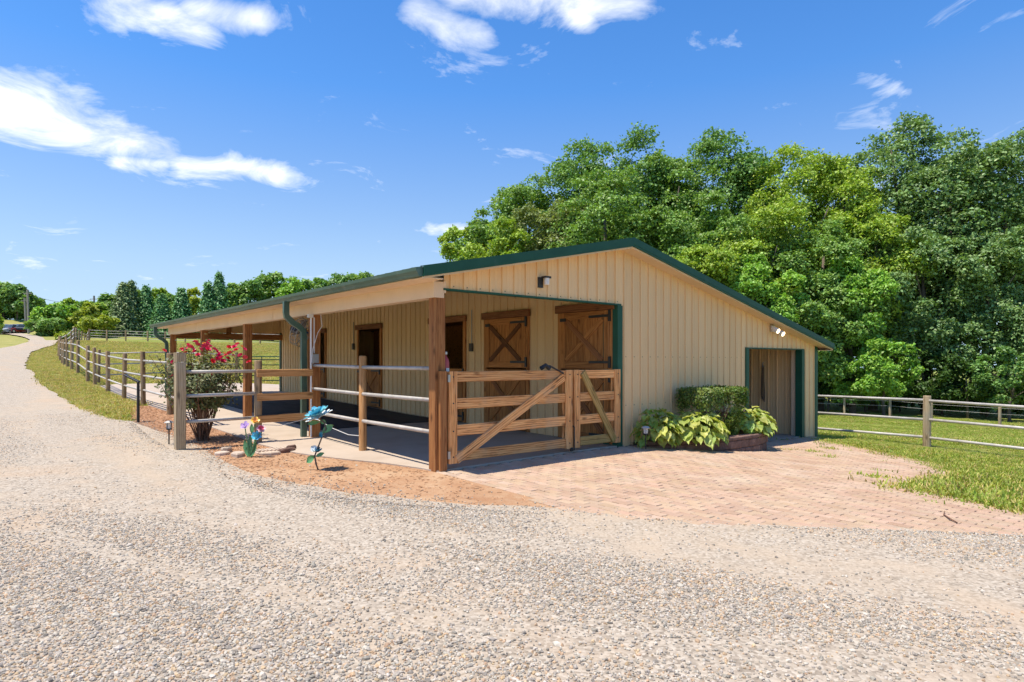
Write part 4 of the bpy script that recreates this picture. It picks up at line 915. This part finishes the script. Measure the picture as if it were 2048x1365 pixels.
bm_ = [bloom_mesh('bloom', 'petal_rose', .055), bloom_mesh('bloom', 'petal_rose', .042), bloom_mesh('bloom', 'petal_orange', .035)]
for i, (x, y) in enumerate([(327, 703), (376, 691), (391, 686), (364, 700), (371, 701), (418, 683), (411, 693), (403, 695), (428, 700), (346, 726), (347, 753), (396, 711), (425, 723), (437, 714), (446, 724), (452, 712), (460, 709), (458, 696), (469, 696), (483, 694), (481, 712), (498, 726), (424, 751), (390, 705), (415, 700), (440, 711), (432, 704), (473, 702), (465, 712), (380, 696), (408, 688), (455, 718), (414, 688), (400, 700), (385, 700), (420, 694), (443, 718), (448, 708), (475, 690), (488, 700), (395, 690), (372, 708), (435, 720), (490, 716)]):
    o = link(bpy.data.objects.new('bloom', bm_[0 if r.random() < .62 else 1 if r.random() < .7 else 2]), t, at(x, y, 11.1 + r.uniform(-.35, .25)))
    o.rotation_euler = (r.uniform(-.9, .9), r.uniform(-.9, .9), r.uniform(0, 6)); s = r.uniform(.85, 1.25); o.scale = (s, s, s)

# ------------------------------------------------------------------ trees
def crown_mesh(name, m, seed, rx, rz, n, leaf):      # leaf clumps spread through an uneven crown, real size
    r = np.random.RandomState(seed); R3 = np.array([rx, rx * r.uniform(.9, 1.1), rz]); cs = []; ds = []
    nc = int(np.clip(5.6 * rx * rz / 2.2, 30, 150)); ph = r.uniform(0, 6, 4)
    while len(cs) < nc:
        d = r.normal(0, 1, 3); d /= np.linalg.norm(d)
        if d[2] < -.92: continue
        az = math.atan2(d[1], d[0]); lump = 1 + .14 * math.sin(3 * az + ph[0] + 2.2 * d[2]) + .10 * math.sin(5 * az + ph[1] - 4 * d[2]) + .08 * math.sin(6 * d[2] + ph[2])
        cs.append(d * R3 * r.uniform(.45, .86 - .14 * max(0, d[2]) ** 3) * (lump if d[2] < .6 else 1)); ds.append(d)
    C = np.array(cs); D = np.array(ds); rad = r.uniform(.55, 1.15, nc) * (rx * rx * rz) ** (1 / 3) * .265
    w = rad ** 2; k = r.choice(nc, n, p=w / w.sum())
    nn = r.normal(0, .9, (n, 3)) + D[k] * .8 + np.array([0, 0, .95]); nn /= np.linalg.norm(nn, axis=1, keepdims=True)
    lump = 1 + .22 * np.sin(nn[:, 0] * 6 + k) * np.sin(nn[:, 1] * 6 + k * 2) + .12 * np.sin(nn[:, 2] * 9 + k * 3)
    p = C[k] + nn * (rad[k] * r.uniform(.6, 1.08, n) ** .5 * lump)[:, None] * np.array([1, 1, .78]) + r.normal(0, leaf * .35, (n, 3))
    return leafcloud(p, nn * .5 + np.array([0, 0, .6]) + r.normal(0, .4, (n, 3)), leaf, m, name, seed + 1, .62, .3)
def conifer_mesh(name, m, seed, rx, rz, n, leaf):
    r = np.random.RandomState(seed); z = r.uniform(0, 1, n) ** 1.3; lay = np.floor(z * 15) / 15; az = r.uniform(0, 6.283, n)
    br = (1 - z) ** .72 * (.74 + .18 * np.sin(az * 5 + lay * 37) + .12 * np.sin(az * 9 - lay * 61)) + .02; rad = br * r.uniform(.2, 1, n) ** .5
    p = np.stack([rad * np.cos(az) * rx, rad * np.sin(az) * rx, (2 * z - 1 - .12 * rad) * rz], -1) + r.normal(0, leaf * .5, (n, 3)); nr = np.stack([np.cos(az), np.sin(az), np.full(n, .9)], -1)
    return leafcloud(p, nr, leaf, m, name, seed + 1, .5, .2)
def trunk_geo(H, r0, seed, cz, rz, rx):
    r = random.Random(seed); mb = MB(); top = Vector((r.uniform(-.4, .4), r.uniform(-.4, .4), cz + rz * .35))
    mb.tube([(0, 0, -.3), (r.uniform(-.1, .1), r.uniform(-.1, .1), H * .18), (top.x * .5, top.y * .5, cz * .7), top], [r0 * 1.25, r0, r0 * .75, r0 * .3], 8)
    for i in range(6):
        a_ = i * 1.05 + r.uniform(-.3, .3); z0 = cz * r.uniform(.55, .95); e = Vector((math.cos(a_) * rx * .62, math.sin(a_) * rx * .62, z0 + rz * r.uniform(.2, .6)))
        b0 = Vector((top.x * .4, top.y * .4, z0)); mb.tube([b0, b0.lerp(e, .5) + Vector((0, 0, rz * .06)), e], [r0 * .42, r0 * .28, r0 * .1], 6)
    return mb
ORD = ['first', 'second', 'third', 'fourth', 'fifth', 'sixth', 'seventh', 'eighth', 'ninth', 'tenth', 'eleventh', 'twelfth', 'thirteenth', 'fourteenth', 'fifteenth', 'sixteenth', 'seventeenth', 'eighteenth', 'nineteenth', 'twentieth', 'twenty-first', 'twenty-second', 'twenty-third', 'twenty-fourth', 'twenty-fifth', 'twenty-sixth', 'twenty-seventh', 'twenty-eighth', 'twenty-ninth', 'thirtieth']
def tree(px, ytop, Z, hw, kind, seed, label, cat, group, n=15000, name=None, bottom=None, skirt=.12):
    b = at(px, 722, Z); b.z = G(b.x, b.y); top = EYE + (722 - ytop) / 1250 * Z; H = max(1.2, top - b.z); rx = hw / 1250 * Z
    t = thing(name or ('conifer_tree' if kind in ('cedar', 'spruce') else 'deciduous_tree'), b, label, cat, group)
    con = kind in ('cedar', 'spruce'); z0 = H * (.04 if con else skirt); cz = (H + z0) / 2; rz = (H - z0) / 2
    leaf = (.0040 if con else .0049) * Z * (1.08 if kind == 'oak' else 1.)
    o = link(bpy.data.objects.new('crown', (conifer_mesh if con else crown_mesh)('crown', LEAF[kind], (px * 7 + ytop) % 9973, rx, rz, n, leaf)), t, b + Vector((0, 0, cz)))
    mb = trunk_geo(H, max(.07, H * .017), px, cz, rz, rx) if not con else MB().tube([(0, 0, -.3), (0, 0, H * .9)], [H * .022, H * .004], 7)
    link(bpy.data.objects.new('trunk', mesh('trunk', mb.v, mb.f, 'bark', True)), t, b); return t
KN = {'shade': 'dark green', 'dark': 'dark green', 'mid': 'mid-green', 'yellow_green': 'yellow-green', 'olive': 'dull olive', 'oak': 'dark oak-leaved', 'bright': 'bright green', 'golden': 'golden green', 'cedar': 'dark cedar', 'spruce': 'grey-green spruce'}
WOODS = [(925, 470, 62, 46, 'yellow_green'), (985, 430, 60, 60, 'mid'), (1050, 362, 60, 78, 'mid'), (1165, 282, 58, 88, 'dark'), (1270, 272, 57, 86, 'dark'), (1110, 415, 52, 84, 'olive'), (1015, 462, 52, 74, 'yellow_green'), (1215, 335, 50, 88, 'mid'), (1345, 300, 54, 74, 'mid'), (1435, 262, 55, 92, 'dark'), (1500, 300, 54, 66, 'dark'),
         (1310, 420, 47, 82, 'mid'), (1425, 400, 47, 84, 'mid'), (1600, 286, 49, 92, 'yellow_green'), (1690, 296, 50, 72, 'yellow_green'), (1530, 420, 45, 90, 'yellow_green'), (1800, 232, 52, 92, 'oak'), (1905, 262, 48, 92, 'oak'), (2010, 255, 47, 96, 'oak'), (2130, 250, 48, 100, 'oak'), (1640, 430, 44, 84, 'mid'), (1745, 400, 46, 80, 'yellow_green'),
         (1400, 520, 43, 78, 'yellow_green'), (1510, 540, 42, 76, 'bright'), (1620, 560, 42, 74, 'mid'), (1850, 470, 44, 86, 'oak'), (1970, 470, 44, 90, 'oak'), (1705, 540, 42, 66, 'bright')]
BACK = [(1180, 380, 70, 90, 'shade'), (1330, 360, 70, 100, 'shade'), (1480, 370, 70, 100, 'shade'), (1640, 370, 66, 100, 'shade'), (1790, 340, 66, 100, 'shade'), (1950, 340, 64, 110, 'shade'), (2110, 340, 64, 110, 'shade')]  # rear row added to block horizon light, its leaves coloured dark for shade
WOODS = [(a, y - 50, Z, h * 1.22, k) for a, y, Z, h, k in WOODS]
for i, w in enumerate(sorted(WOODS)):
    tree(*w, i, '%s tree, %s from the left along the front of the woods behind the barn' % (KN[w[4]], ORD[i]), 'tree', 'trees in the woods behind the barn', 29000, skirt=.08)
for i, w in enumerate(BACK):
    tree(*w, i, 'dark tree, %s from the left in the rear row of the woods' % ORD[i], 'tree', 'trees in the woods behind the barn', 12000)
tree(1768, 662, 39.5, 76, 'bright', 1, 'small bright green tree standing before the dark woods edge beside the fence', 'tree', 'trees in the woods behind the barn', 15000, skirt=.05)
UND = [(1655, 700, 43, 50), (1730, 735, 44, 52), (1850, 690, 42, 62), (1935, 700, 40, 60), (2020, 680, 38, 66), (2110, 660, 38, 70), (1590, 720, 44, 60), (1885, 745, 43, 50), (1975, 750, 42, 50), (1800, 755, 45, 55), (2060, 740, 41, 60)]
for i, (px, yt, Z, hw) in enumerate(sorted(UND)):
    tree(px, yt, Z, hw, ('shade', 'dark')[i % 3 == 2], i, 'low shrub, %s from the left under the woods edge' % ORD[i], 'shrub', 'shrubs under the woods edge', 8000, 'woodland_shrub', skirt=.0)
FAR = [(118, 612, 97, 34, 'bright'), (140, 606, 99, 26, 'mid'), (152, 600, 101, 24, 'yellow_green'), (98, 640, 92, 22, 'mid'), (172, 608, 96, 18, 'golden'), (198, 632, 90, 24, 'golden'), (186, 604, 104, 24, 'yellow_green'), (214, 588, 108, 26, 'mid'),
       (246, 573, 95, 26, 'spruce'), (262, 569, 99, 22, 'spruce'), (276, 578, 108, 24, 'yellow_green'), (292, 580, 100, 20, 'cedar'), (314, 571, 110, 26, 'yellow_green'), (324, 596, 94, 22, 'cedar'), (345, 588, 104, 22, 'mid'), (363, 584, 95, 24, 'cedar'), (392, 578, 108, 26, 'golden'), (416, 572, 96, 20, 'cedar'), (438, 558, 97, 24, 'cedar'), (470, 566, 102, 26, 'mid'), (505, 556, 104, 30, 'dark'), (545, 543, 106, 32, 'mid'), (590, 552, 104, 30, 'bright'), (632, 548, 106, 30, 'mid'), (672, 545, 107, 30, 'dark'), (712, 540, 108, 30, 'mid'), (742, 548, 110, 22, 'dark'), (770, 560, 112, 26, 'mid')]
FAR = [(a, y - (10 if a > 430 else 4), Z, h * (1.5 if k in ('cedar', 'spruce') else 1.4), k) for a, y, Z, h, k in FAR]
for i, w in enumerate(sorted(FAR)):
    tree(*w, i, '%s tree, %s from the left beyond the far pasture fence' % (KN[w[4]], ORD[i]), 'tree', 'trees beyond the pasture', 8000, skirt=.0)
LEFT = [(-40, 552, 128, 44, 'dark'), (8, 560, 124, 34, 'mid'), (34, 568, 122, 26, 'dark'), (58, 588, 126, 22, 'dark'), (76, 606, 128, 18, 'dark'), (-16, 622, 104, 12, 'yellow_green'), (84, 640, 116, 14, 'mid'), (20, 610, 126, 30, 'dark'), (-20, 600, 124, 30, 'dark')]
LEFT = [(a, y, Z, h * 1.3, k) for a, y, Z, h, k in LEFT]
for i, w in enumerate(sorted(LEFT)):
    tree(*w, i, '%s tree, %s from the left behind the parked cars' % (KN[w[4]], ORD[i]), 'tree', 'trees behind the parked cars', 6500, skirt=.02)
for i, (x, y, Z, hw) in enumerate([(126, 684, 80, 10), (140, 674, 82, 9), (150, 672, 84, 8)]):
    tree(x, y, Z, hw, ('golden', 'olive', 'mid')[i], i, 'low roadside shrub, %s from the left beyond the lane bend' % ORD[i], 'shrub', 'roadside shrubs beyond the lane', 2500, 'roadside_shrub', skirt=.0)

# ------------------------------------------------------------------ utility poles and wire
tops = []
for (x, yt, Z, r_, lab) in [(57, 580, 104, .16, 'tall wooden utility pole in front of the parked cars'), (51, 596, 118, .15, 'paler utility pole just behind the tall one'), (190, 592, 112, .15, 'utility pole rising behind the golden shrubs')]:
    b = at(x, 722, Z); b.z = G(b.x, b.y); tp = at(x - 2, yt, Z); t = thing('utility_pole', b, lab, 'utility pole', 'utility poles along the lane')
    board('pole', b - Vector((0, 0, .3)), tp, r_ * 1.7, r_ * 1.7, 'pole_wood', t, n=(CF.x, CF.y, 0), ch=.06)
    board('crossarm', tp - Vector((0, 0, .6)) - CR * .7, tp - Vector((0, 0, .6)) + CR * .7, .1, .1, 'pole_wood', t); tops.append(tp - Vector((0, 0, .5)))
def wire(a, b, sag): return [a.lerp(b, s / 10) - Vector((0, 0, sag * 4 * (s / 10) * (1 - s / 10))) for s in range(11)]
tag(MB().tube(wire(tops[0], tops[2], 1.1), .022, 4).build('overhead_wire', 'black_metal'), 'thin overhead wire sagging between the utility poles', 'wire')

# ------------------------------------------------------------------ parked cars
for nm_, c in [('paint_silver', (.55, .57, .60)), ('paint_white', (.75, .75, .75)), ('paint_dark', (.03, .035, .05)), ('paint_red', (.40, .03, .03)), ('paint_grey', (.30, .33, .36))]:
    mat(nm_, [(.3, c), (.7, tuple(q * 1.05 for q in c))], 2, 2, .25, rand=.0, spec=.6)
mat('car_glass', [(.3, (.05, .07, .09)), (.7, (.09, .12, .14))], 2, 2, .08, spec=.8); mat('tyre', [(.3, (.015, .015, .016)), (.7, (.03, .03, .03))], 6, 2, .8); mat('tail_lamp', [(.3, (.35, .02, .02)), (.7, (.45, .03, .03))], 3, 2, .25)
mat('head_lamp', [(.3, (.6, .6, .6)), (.7, (.7, .7, .7))], 3, 2, .2)
def car(x, Z, yaw, hgt, ln, paint, roofp, label, front=True, panel=None):
    b = at(x, 722, Z); b.z = G(b.x, b.y); t = thing('parked_car', b, label, 'car', 'cars parked at the top of the lane')
    f = (-CF * math.cos(yaw) + CR * math.sin(yaw)); s = Vector((f.y, -f.x, 0)); W = .92; zb, zm, zt = .28, hgt * .58, hgt
    def pt(a, c, z): return b + f * a + s * c + Vector((0, 0, z))
    def loft(secs): # sections front to back: (a, half width, z0, z1)
        v = []; fc = []
        for a, w, z0, z1 in secs: v += [pt(a, -w, z0), pt(a, w, z0), pt(a, w * .97, z1), pt(a, -w * .97, z1)]
        for i in range(len(secs) - 1): fc += [(i * 4 + j, i * 4 + (j + 1) % 4, i * 4 + 4 + (j + 1) % 4, i * 4 + 4 + j) for j in range(4)]
        return v, fc + [(0, 1, 2, 3), tuple(len(v) - 4 + j for j in (3, 2, 1, 0))]
    h = ln / 2
    v, fc = loft([(h, W * .86, zb + .1, zm * .72), (h * .93, W, zb, zm * .86), (h * .4, W, zb, zm), (-h * .9, W, zb, zm), (-h, W * .9, zb + .1, zm * .92)]); obj('body', v, fc, paint, t, b)
    v, fc = loft([(h * .40, W * .9, zm - .02, zm), (h * .12, W * .82, zm - .02, zt - .03), (-h * .7, W * .82, zm - .02, zt - .03), (-h * .93, W * .9, zm - .02, zm)]); cab = obj('cabin', v, fc, 'car_glass', t, b)
    v, fc = loft([(h * .14, W * .80, zt - .07, zt - .02), (-h * .1, W * .82, zt - .07, zt), (-h * .72, W * .80, zt - .07, zt - .02)]); obj('roof', v, fc, roofp, cab, b)
    for a in (h * .62, -h * .62):
        for c in (-1, 1):
            w = MB().tube([pt(a, c * W * .80, .32), pt(a, c * W * 1.01, .32)], .32, 14).build('wheel', 'tyre', t, pt(a, c * W, .32)); MB().tube([pt(a, c * W * 1.0, .32), pt(a, c * W * 1.02, .32)], .19, 10).build('rim', 'steel', w)
    for c in (-1, 1):
        for a, m_, zz in ((h * .955, 'head_lamp', zm * .72), (-h * .985, 'tail_lamp', zm * .78)):
            q = pt(a, c * W * .72, zz); MB().box(q - Vector((.14, .14, .06)), q + Vector((.14, .14, .06))).build('headlight' if a > 0 else 'tail_light', m_, t)
    q = pt(h * .985, 0, zm * .42); obj('bumper', [pt(h * 1.0, -W * .8, .32), pt(h * 1.0, W * .8, .32), pt(h * 1.0, W * .8, .52), pt(h * 1.0, -W * .8, .52), pt(h * .9, -W * .95, .32), pt(h * .9, W * .95, .32), pt(h * .9, W * .95, .52), pt(h * .9, -W * .95, .52)], [(0, 1, 2, 3), (0, 4, 5, 1), (3, 2, 6, 7), (0, 3, 7, 4), (1, 5, 6, 2)], 'paint_dark', t)
    if panel:
        obj('tailgate', [pt(h * 1.01, -W * .75, .5), pt(h * 1.01, W * .75, .5), pt(h * .97, W * .75, zm * .86), pt(h * .97, -W * .75, zm * .86)], [(0, 1, 2, 3)], panel, t)
car(4, 111, .5, 1.45, 4.5, 'paint_white', 'paint_silver', 'silver sedan at the left end of the parked cars')
car(20, 110, .1, 1.72, 4.6, 'paint_grey', 'paint_white', 'grey car with pale roof, second of the parked cars')
car(36, 111, -.25, 1.62, 4.6, 'paint_red', 'paint_grey', 'red car with pale front panel, third of the parked cars', panel='paint_white')
car(52, 112, .2, 1.48, 4.4, 'paint_dark', 'paint_white', 'small dark car with white roof behind the utility pole')

# ------------------------------------------------------------------ grass, gravel, mulch
def in_view(q, m=.86):
    d = (q[:, 0] - CAM.x) * CF.x + (q[:, 1] - CAM.y) * CF.y; l = (q[:, 0] - CAM.x) * CR.x + (q[:, 1] - CAM.y) * CR.y
    return (d > 2.2) & (np.abs(l) < m * d + .4), d
def noise2(q, s, seed):
    r = np.random.RandomState(seed); v = np.zeros(len(q))
    for k in range(7): a = r.uniform(0, 6.28); f = s * r.uniform(.5, 2.2); v += np.sin((q[:, 0] * math.cos(a) + q[:, 1] * math.sin(a)) * f + r.uniform(0, 6.28))
    return v / 3.2
def stone_src(name, m, seed):
    r = np.random.RandomState(seed); bm = bmesh.new(); bmesh.ops.create_icosphere(bm, subdivisions=1, radius=1)
    for v in bm.verts: v.co *= r.uniform(.72, 1.2)
    me = bpy.data.meshes.new(name); bm.to_mesh(me); bm.free(); me.materials.append(MT[m]); return loose(me)
GS = [stone_src('pebble', 'gravel_stone', i) for i in range(4)] + [stone_src('pebble', 'gravel_stone_warm', 9)]
rs = np.random.RandomState(21)
def scatter_area(n, ulo, uhi, vlo, vhi): return np.stack([rs.uniform(ulo, uhi, n), rs.uniform(vlo, vhi, n)], -1)
q1 = np.concatenate([scatter_area(400000, -6.5, 4.5, -8, 1.5), scatter_area(180000, -9, 0, 0, 13)])
ok, dp = in_view(q1); keep = ok & inside(DRIVE, q1) & ~inside(DIRT, q1) & ~inside(PAVE, q1)
den = np.clip(1.15 - dp * .055, .12, 1) * np.clip(.68 + .75 * noise2(q1, .9, 3) + .6 * noise2(q1 * [1, .16], 2.4, 5) + .5 * np.exp(-edge_dist(q1, EDGE) / .3), .05, 1)
LANE = [(3.2, -9.5), (.6, -6.6), (-1.9, -3.6), (-3.4, -.2), (-4.1, 4), (-4.5, 10), (-4.8, 20)]
PL = smooth_poly(LANE, 3)
for of, wd in ((-.95, .30), (.75, .26)):          # wheel tracks swept bare of loose stone
    ln = []
    for i, p in enumerate(PL):
        a_, b_ = np.array(PL[max(i - 1, 0)]), np.array(PL[min(i + 1, len(PL) - 1)]); d_ = (b_ - a_) / np.linalg.norm(b_ - a_); ln.append((p[0] + d_[1] * of, p[1] - d_[0] * of))
    den *= 1 - .82 * np.exp(-(edge_dist(q1, [ln]) / (wd * (1 + .4 * noise2(q1, 1.3, 12)))) ** 2)
q1 = q1[keep & (rs.rand(len(q1)) < den)]; dp1 = in_view(q1)[1]
# strays kicked over the edges of the paving and the dirt
q2 = scatter_area(190000, -3.2, 5.5, -7.3, 10); ok, dp = in_view(q2)
e_ = edge_dist(q2, EDGE)
sel = ok & (inside(DIRT, q2) | inside(PAVE, q2)); big = np.where(inside(DIRT, q2), .20, .05) * (1 + .5 * noise2(q2, 2.2, 8))
q2 = q2[sel & (rs.rand(len(q2)) < .95 * np.exp(-e_ / np.maximum(big, .02)))]
qq = np.concatenate([q1, q2]); zz = GA(qq); n = len(qq)
dpp = in_view(qq)[1]; zz += np.where(np.arange(n) < len(q1), .015 + .0012 * dpp + .022 * np.exp(-edge_dist(qq, EDGE) / .28), .038)
sz = rs.gamma(3.2, .0016, n)[:, None] + .0034; scl = sz * np.stack([rs.uniform(.8, 1.35, n), rs.uniform(.7, 1.1, n), rs.uniform(.5, .95, n)], -1)
scatter('gravel_stones', np.c_[qq, zz], np.stack([rs.normal(0, .25, n), rs.normal(0, .25, n), rs.uniform(0, 6.28, n)], -1), scl, GS, 'loose grey and tan gravel covering the drive', 'gravel')
# mulch chips and straw on the dirt
def chip_src(seed):
    r = random.Random(seed); mb = MB(); mb.box((-.5, -.12, -.05), (.5, .12, .05)); me = mesh('chip', [p + Vector((r.uniform(-.1, .1), r.uniform(-.05, .05), 0)) for p in mb.v], mb.f, 'mulch_chip'); return loose(me)
q3 = scatter_area(16000, -2.4, .1, -2.8, 14); q3 = q3[inside(DIRT, q3)]; q3 = q3[rs.rand(len(q3)) < np.clip(.25 + (q3[:, 1] + 1) * .12, .12, 1)]; n = len(q3); s_ = rs.uniform(.02, .06, n)[:, None] * np.array([1, .8, .8])
scatter('mulch_chips', np.c_[q3, GA(q3) + .034], np.stack([rs.normal(0, .2, n), rs.normal(0, .2, n), rs.uniform(0, 6.28, n)], -1), s_, [chip_src(i) for i in range(3)], 'red-brown mulch chips scattered over the dirt bed', 'mulch')
# grass
def tuft_src(name, m, seed, nb, h, spread):
    r = np.random.RandomState(seed); v = []
    for i in range(nb):
        a = r.uniform(0, 6.28); b = np.array([r.normal(0, spread), r.normal(0, spread), 0]); d = np.array([math.cos(a), math.sin(a), 0]); hh = h * r.uniform(.5, 1.2); ln = r.uniform(.1, .8) * hh; w = .0045 + .003 * r.rand(); s = np.array([-d[1], d[0], 0]) * w
        m_ = b + d * ln * .35 + np.array([0, 0, hh * .65]); e = b + d * ln + np.array([0, 0, hh]); v += [b - s, b + s, m_ + s * .8, m_ - s * .8]; v += [m_ - s * .8, m_ + s * .8, e + s * .15, e - s * .15]
    return loose(fast_mesh(name, np.array(v), 4, m))
GT = [tuft_src('tuft', 'grass_blade', i, 18, .042, .055) for i in range(3)] + [tuft_src('tuft', 'grass_blade', 5, 20, .036, .06), tuft_src('tuft', 'grass_dry', 8, 16, .04, .06)]
GD = [tuft_src('tuft', 'grass_dry', 20 + i, 16, .05, .05) for i in range(3)] + [tuft_src('tuft', 'grass_blade', 31, 14, .05, .05)]
def grass(name, q, label, src, smin=.8, smax=1.5):
    n = len(q); s = rs.uniform(smin, smax, n) * (1 + .35 * noise2(q, .9, 9)); s = np.clip(s, .4, 2.5)
    scatter(name, np.c_[q, GA(q) - .004], np.stack([rs.normal(0, .12, n), rs.normal(0, .12, n), rs.uniform(0, 6.28, n)], -1), np.repeat(s[:, None], 3, 1), src, label, 'grass')
BARN_P = [(-.1, -.02), (11.5, -.02), (11.5, 16.4), (-.1, 16.4)]
def free(q): return ~inside(DRIVE, q) & ~inside(DIRT, q) & ~inside(PAVE, q) & ~inside(SLAB, q) & ~inside(BARN_P, q)
q4 = scatter_area(240000, 4, 42, -14, 22); ok, dp = in_view(q4, .9); q4 = q4[ok & free(q4) & (rs.rand(len(q4)) < np.clip(9 / dp, .1, 1))]
grass('lawn_grass', q4, 'mown green lawn grass beside the paving and fence', GT)
q5 = scatter_area(130000, -7, 3, 8, 62); ok, dp = in_view(q5, .9); q5 = q5[ok & free(q5) & (q5[:, 0] < 1.5) & (rs.rand(len(q5)) < np.clip(14 / dp, .12, 1))]
grass('verge_grass', q5, 'dry yellow-green grass between the lane and fence', GD)
q6 = scatter_area(60000, -1, 34, 22, 80); ok, dp = in_view(q6, .9); q6 = q6[ok & free(q6)]
grass('pasture_grass', q6, 'dry pasture grass behind the barn', GD, 1.2, 2.6)
# weeds creeping over the paving edge and in its joints
q7 = scatter_area(60000, 3.8, 10.8, -6, -.3); e7 = np.full(len(q7), 9.)
edge = [(4.35, -5.41), (4.74, -4.86), (5.08, -4.29), (6.35, -4.11), (7.43, -4.1), (8.3, -3.51), (9.27, -2.57), (9.91, -1.78), (10.53, -.46)]
for A_, B_ in zip(edge[:-1], edge[1:]):
    A_, B_ = np.array(A_), np.array(B_); tt = np.clip(((q7 - A_) @ (B_ - A_)) / ((B_ - A_) ** 2).sum(), 0, 1); e7 = np.minimum(e7, np.linalg.norm(q7 - A_ - tt[:, None] * (B_ - A_), axis=1))
q7 = q7[rs.rand(len(q7)) < .75 * np.exp(-e7 / (.10 + .08 * np.maximum(0, noise2(q7, 2.5, 4))))]
blob = np.concatenate([np.array(c) + rs.normal(0, s_, (k_, 2)) for c, s_, k_ in [((8.1, -1.35), (.10, .03), 26), ((7.6, -1.9), (.08, .03), 22), ((9.0, -1.3), (.07, .04), 14), ((8.6, -2.6), (.06, .04), 14), ((5.6, -3.4), (.05, .05), 10), ((7.85, -.95), (.12, .05), 20)]])
grass('edge_weeds', np.concatenate([q7, blob]), 'weeds and grass creeping over the paving edge', GT, .7, 1.6)
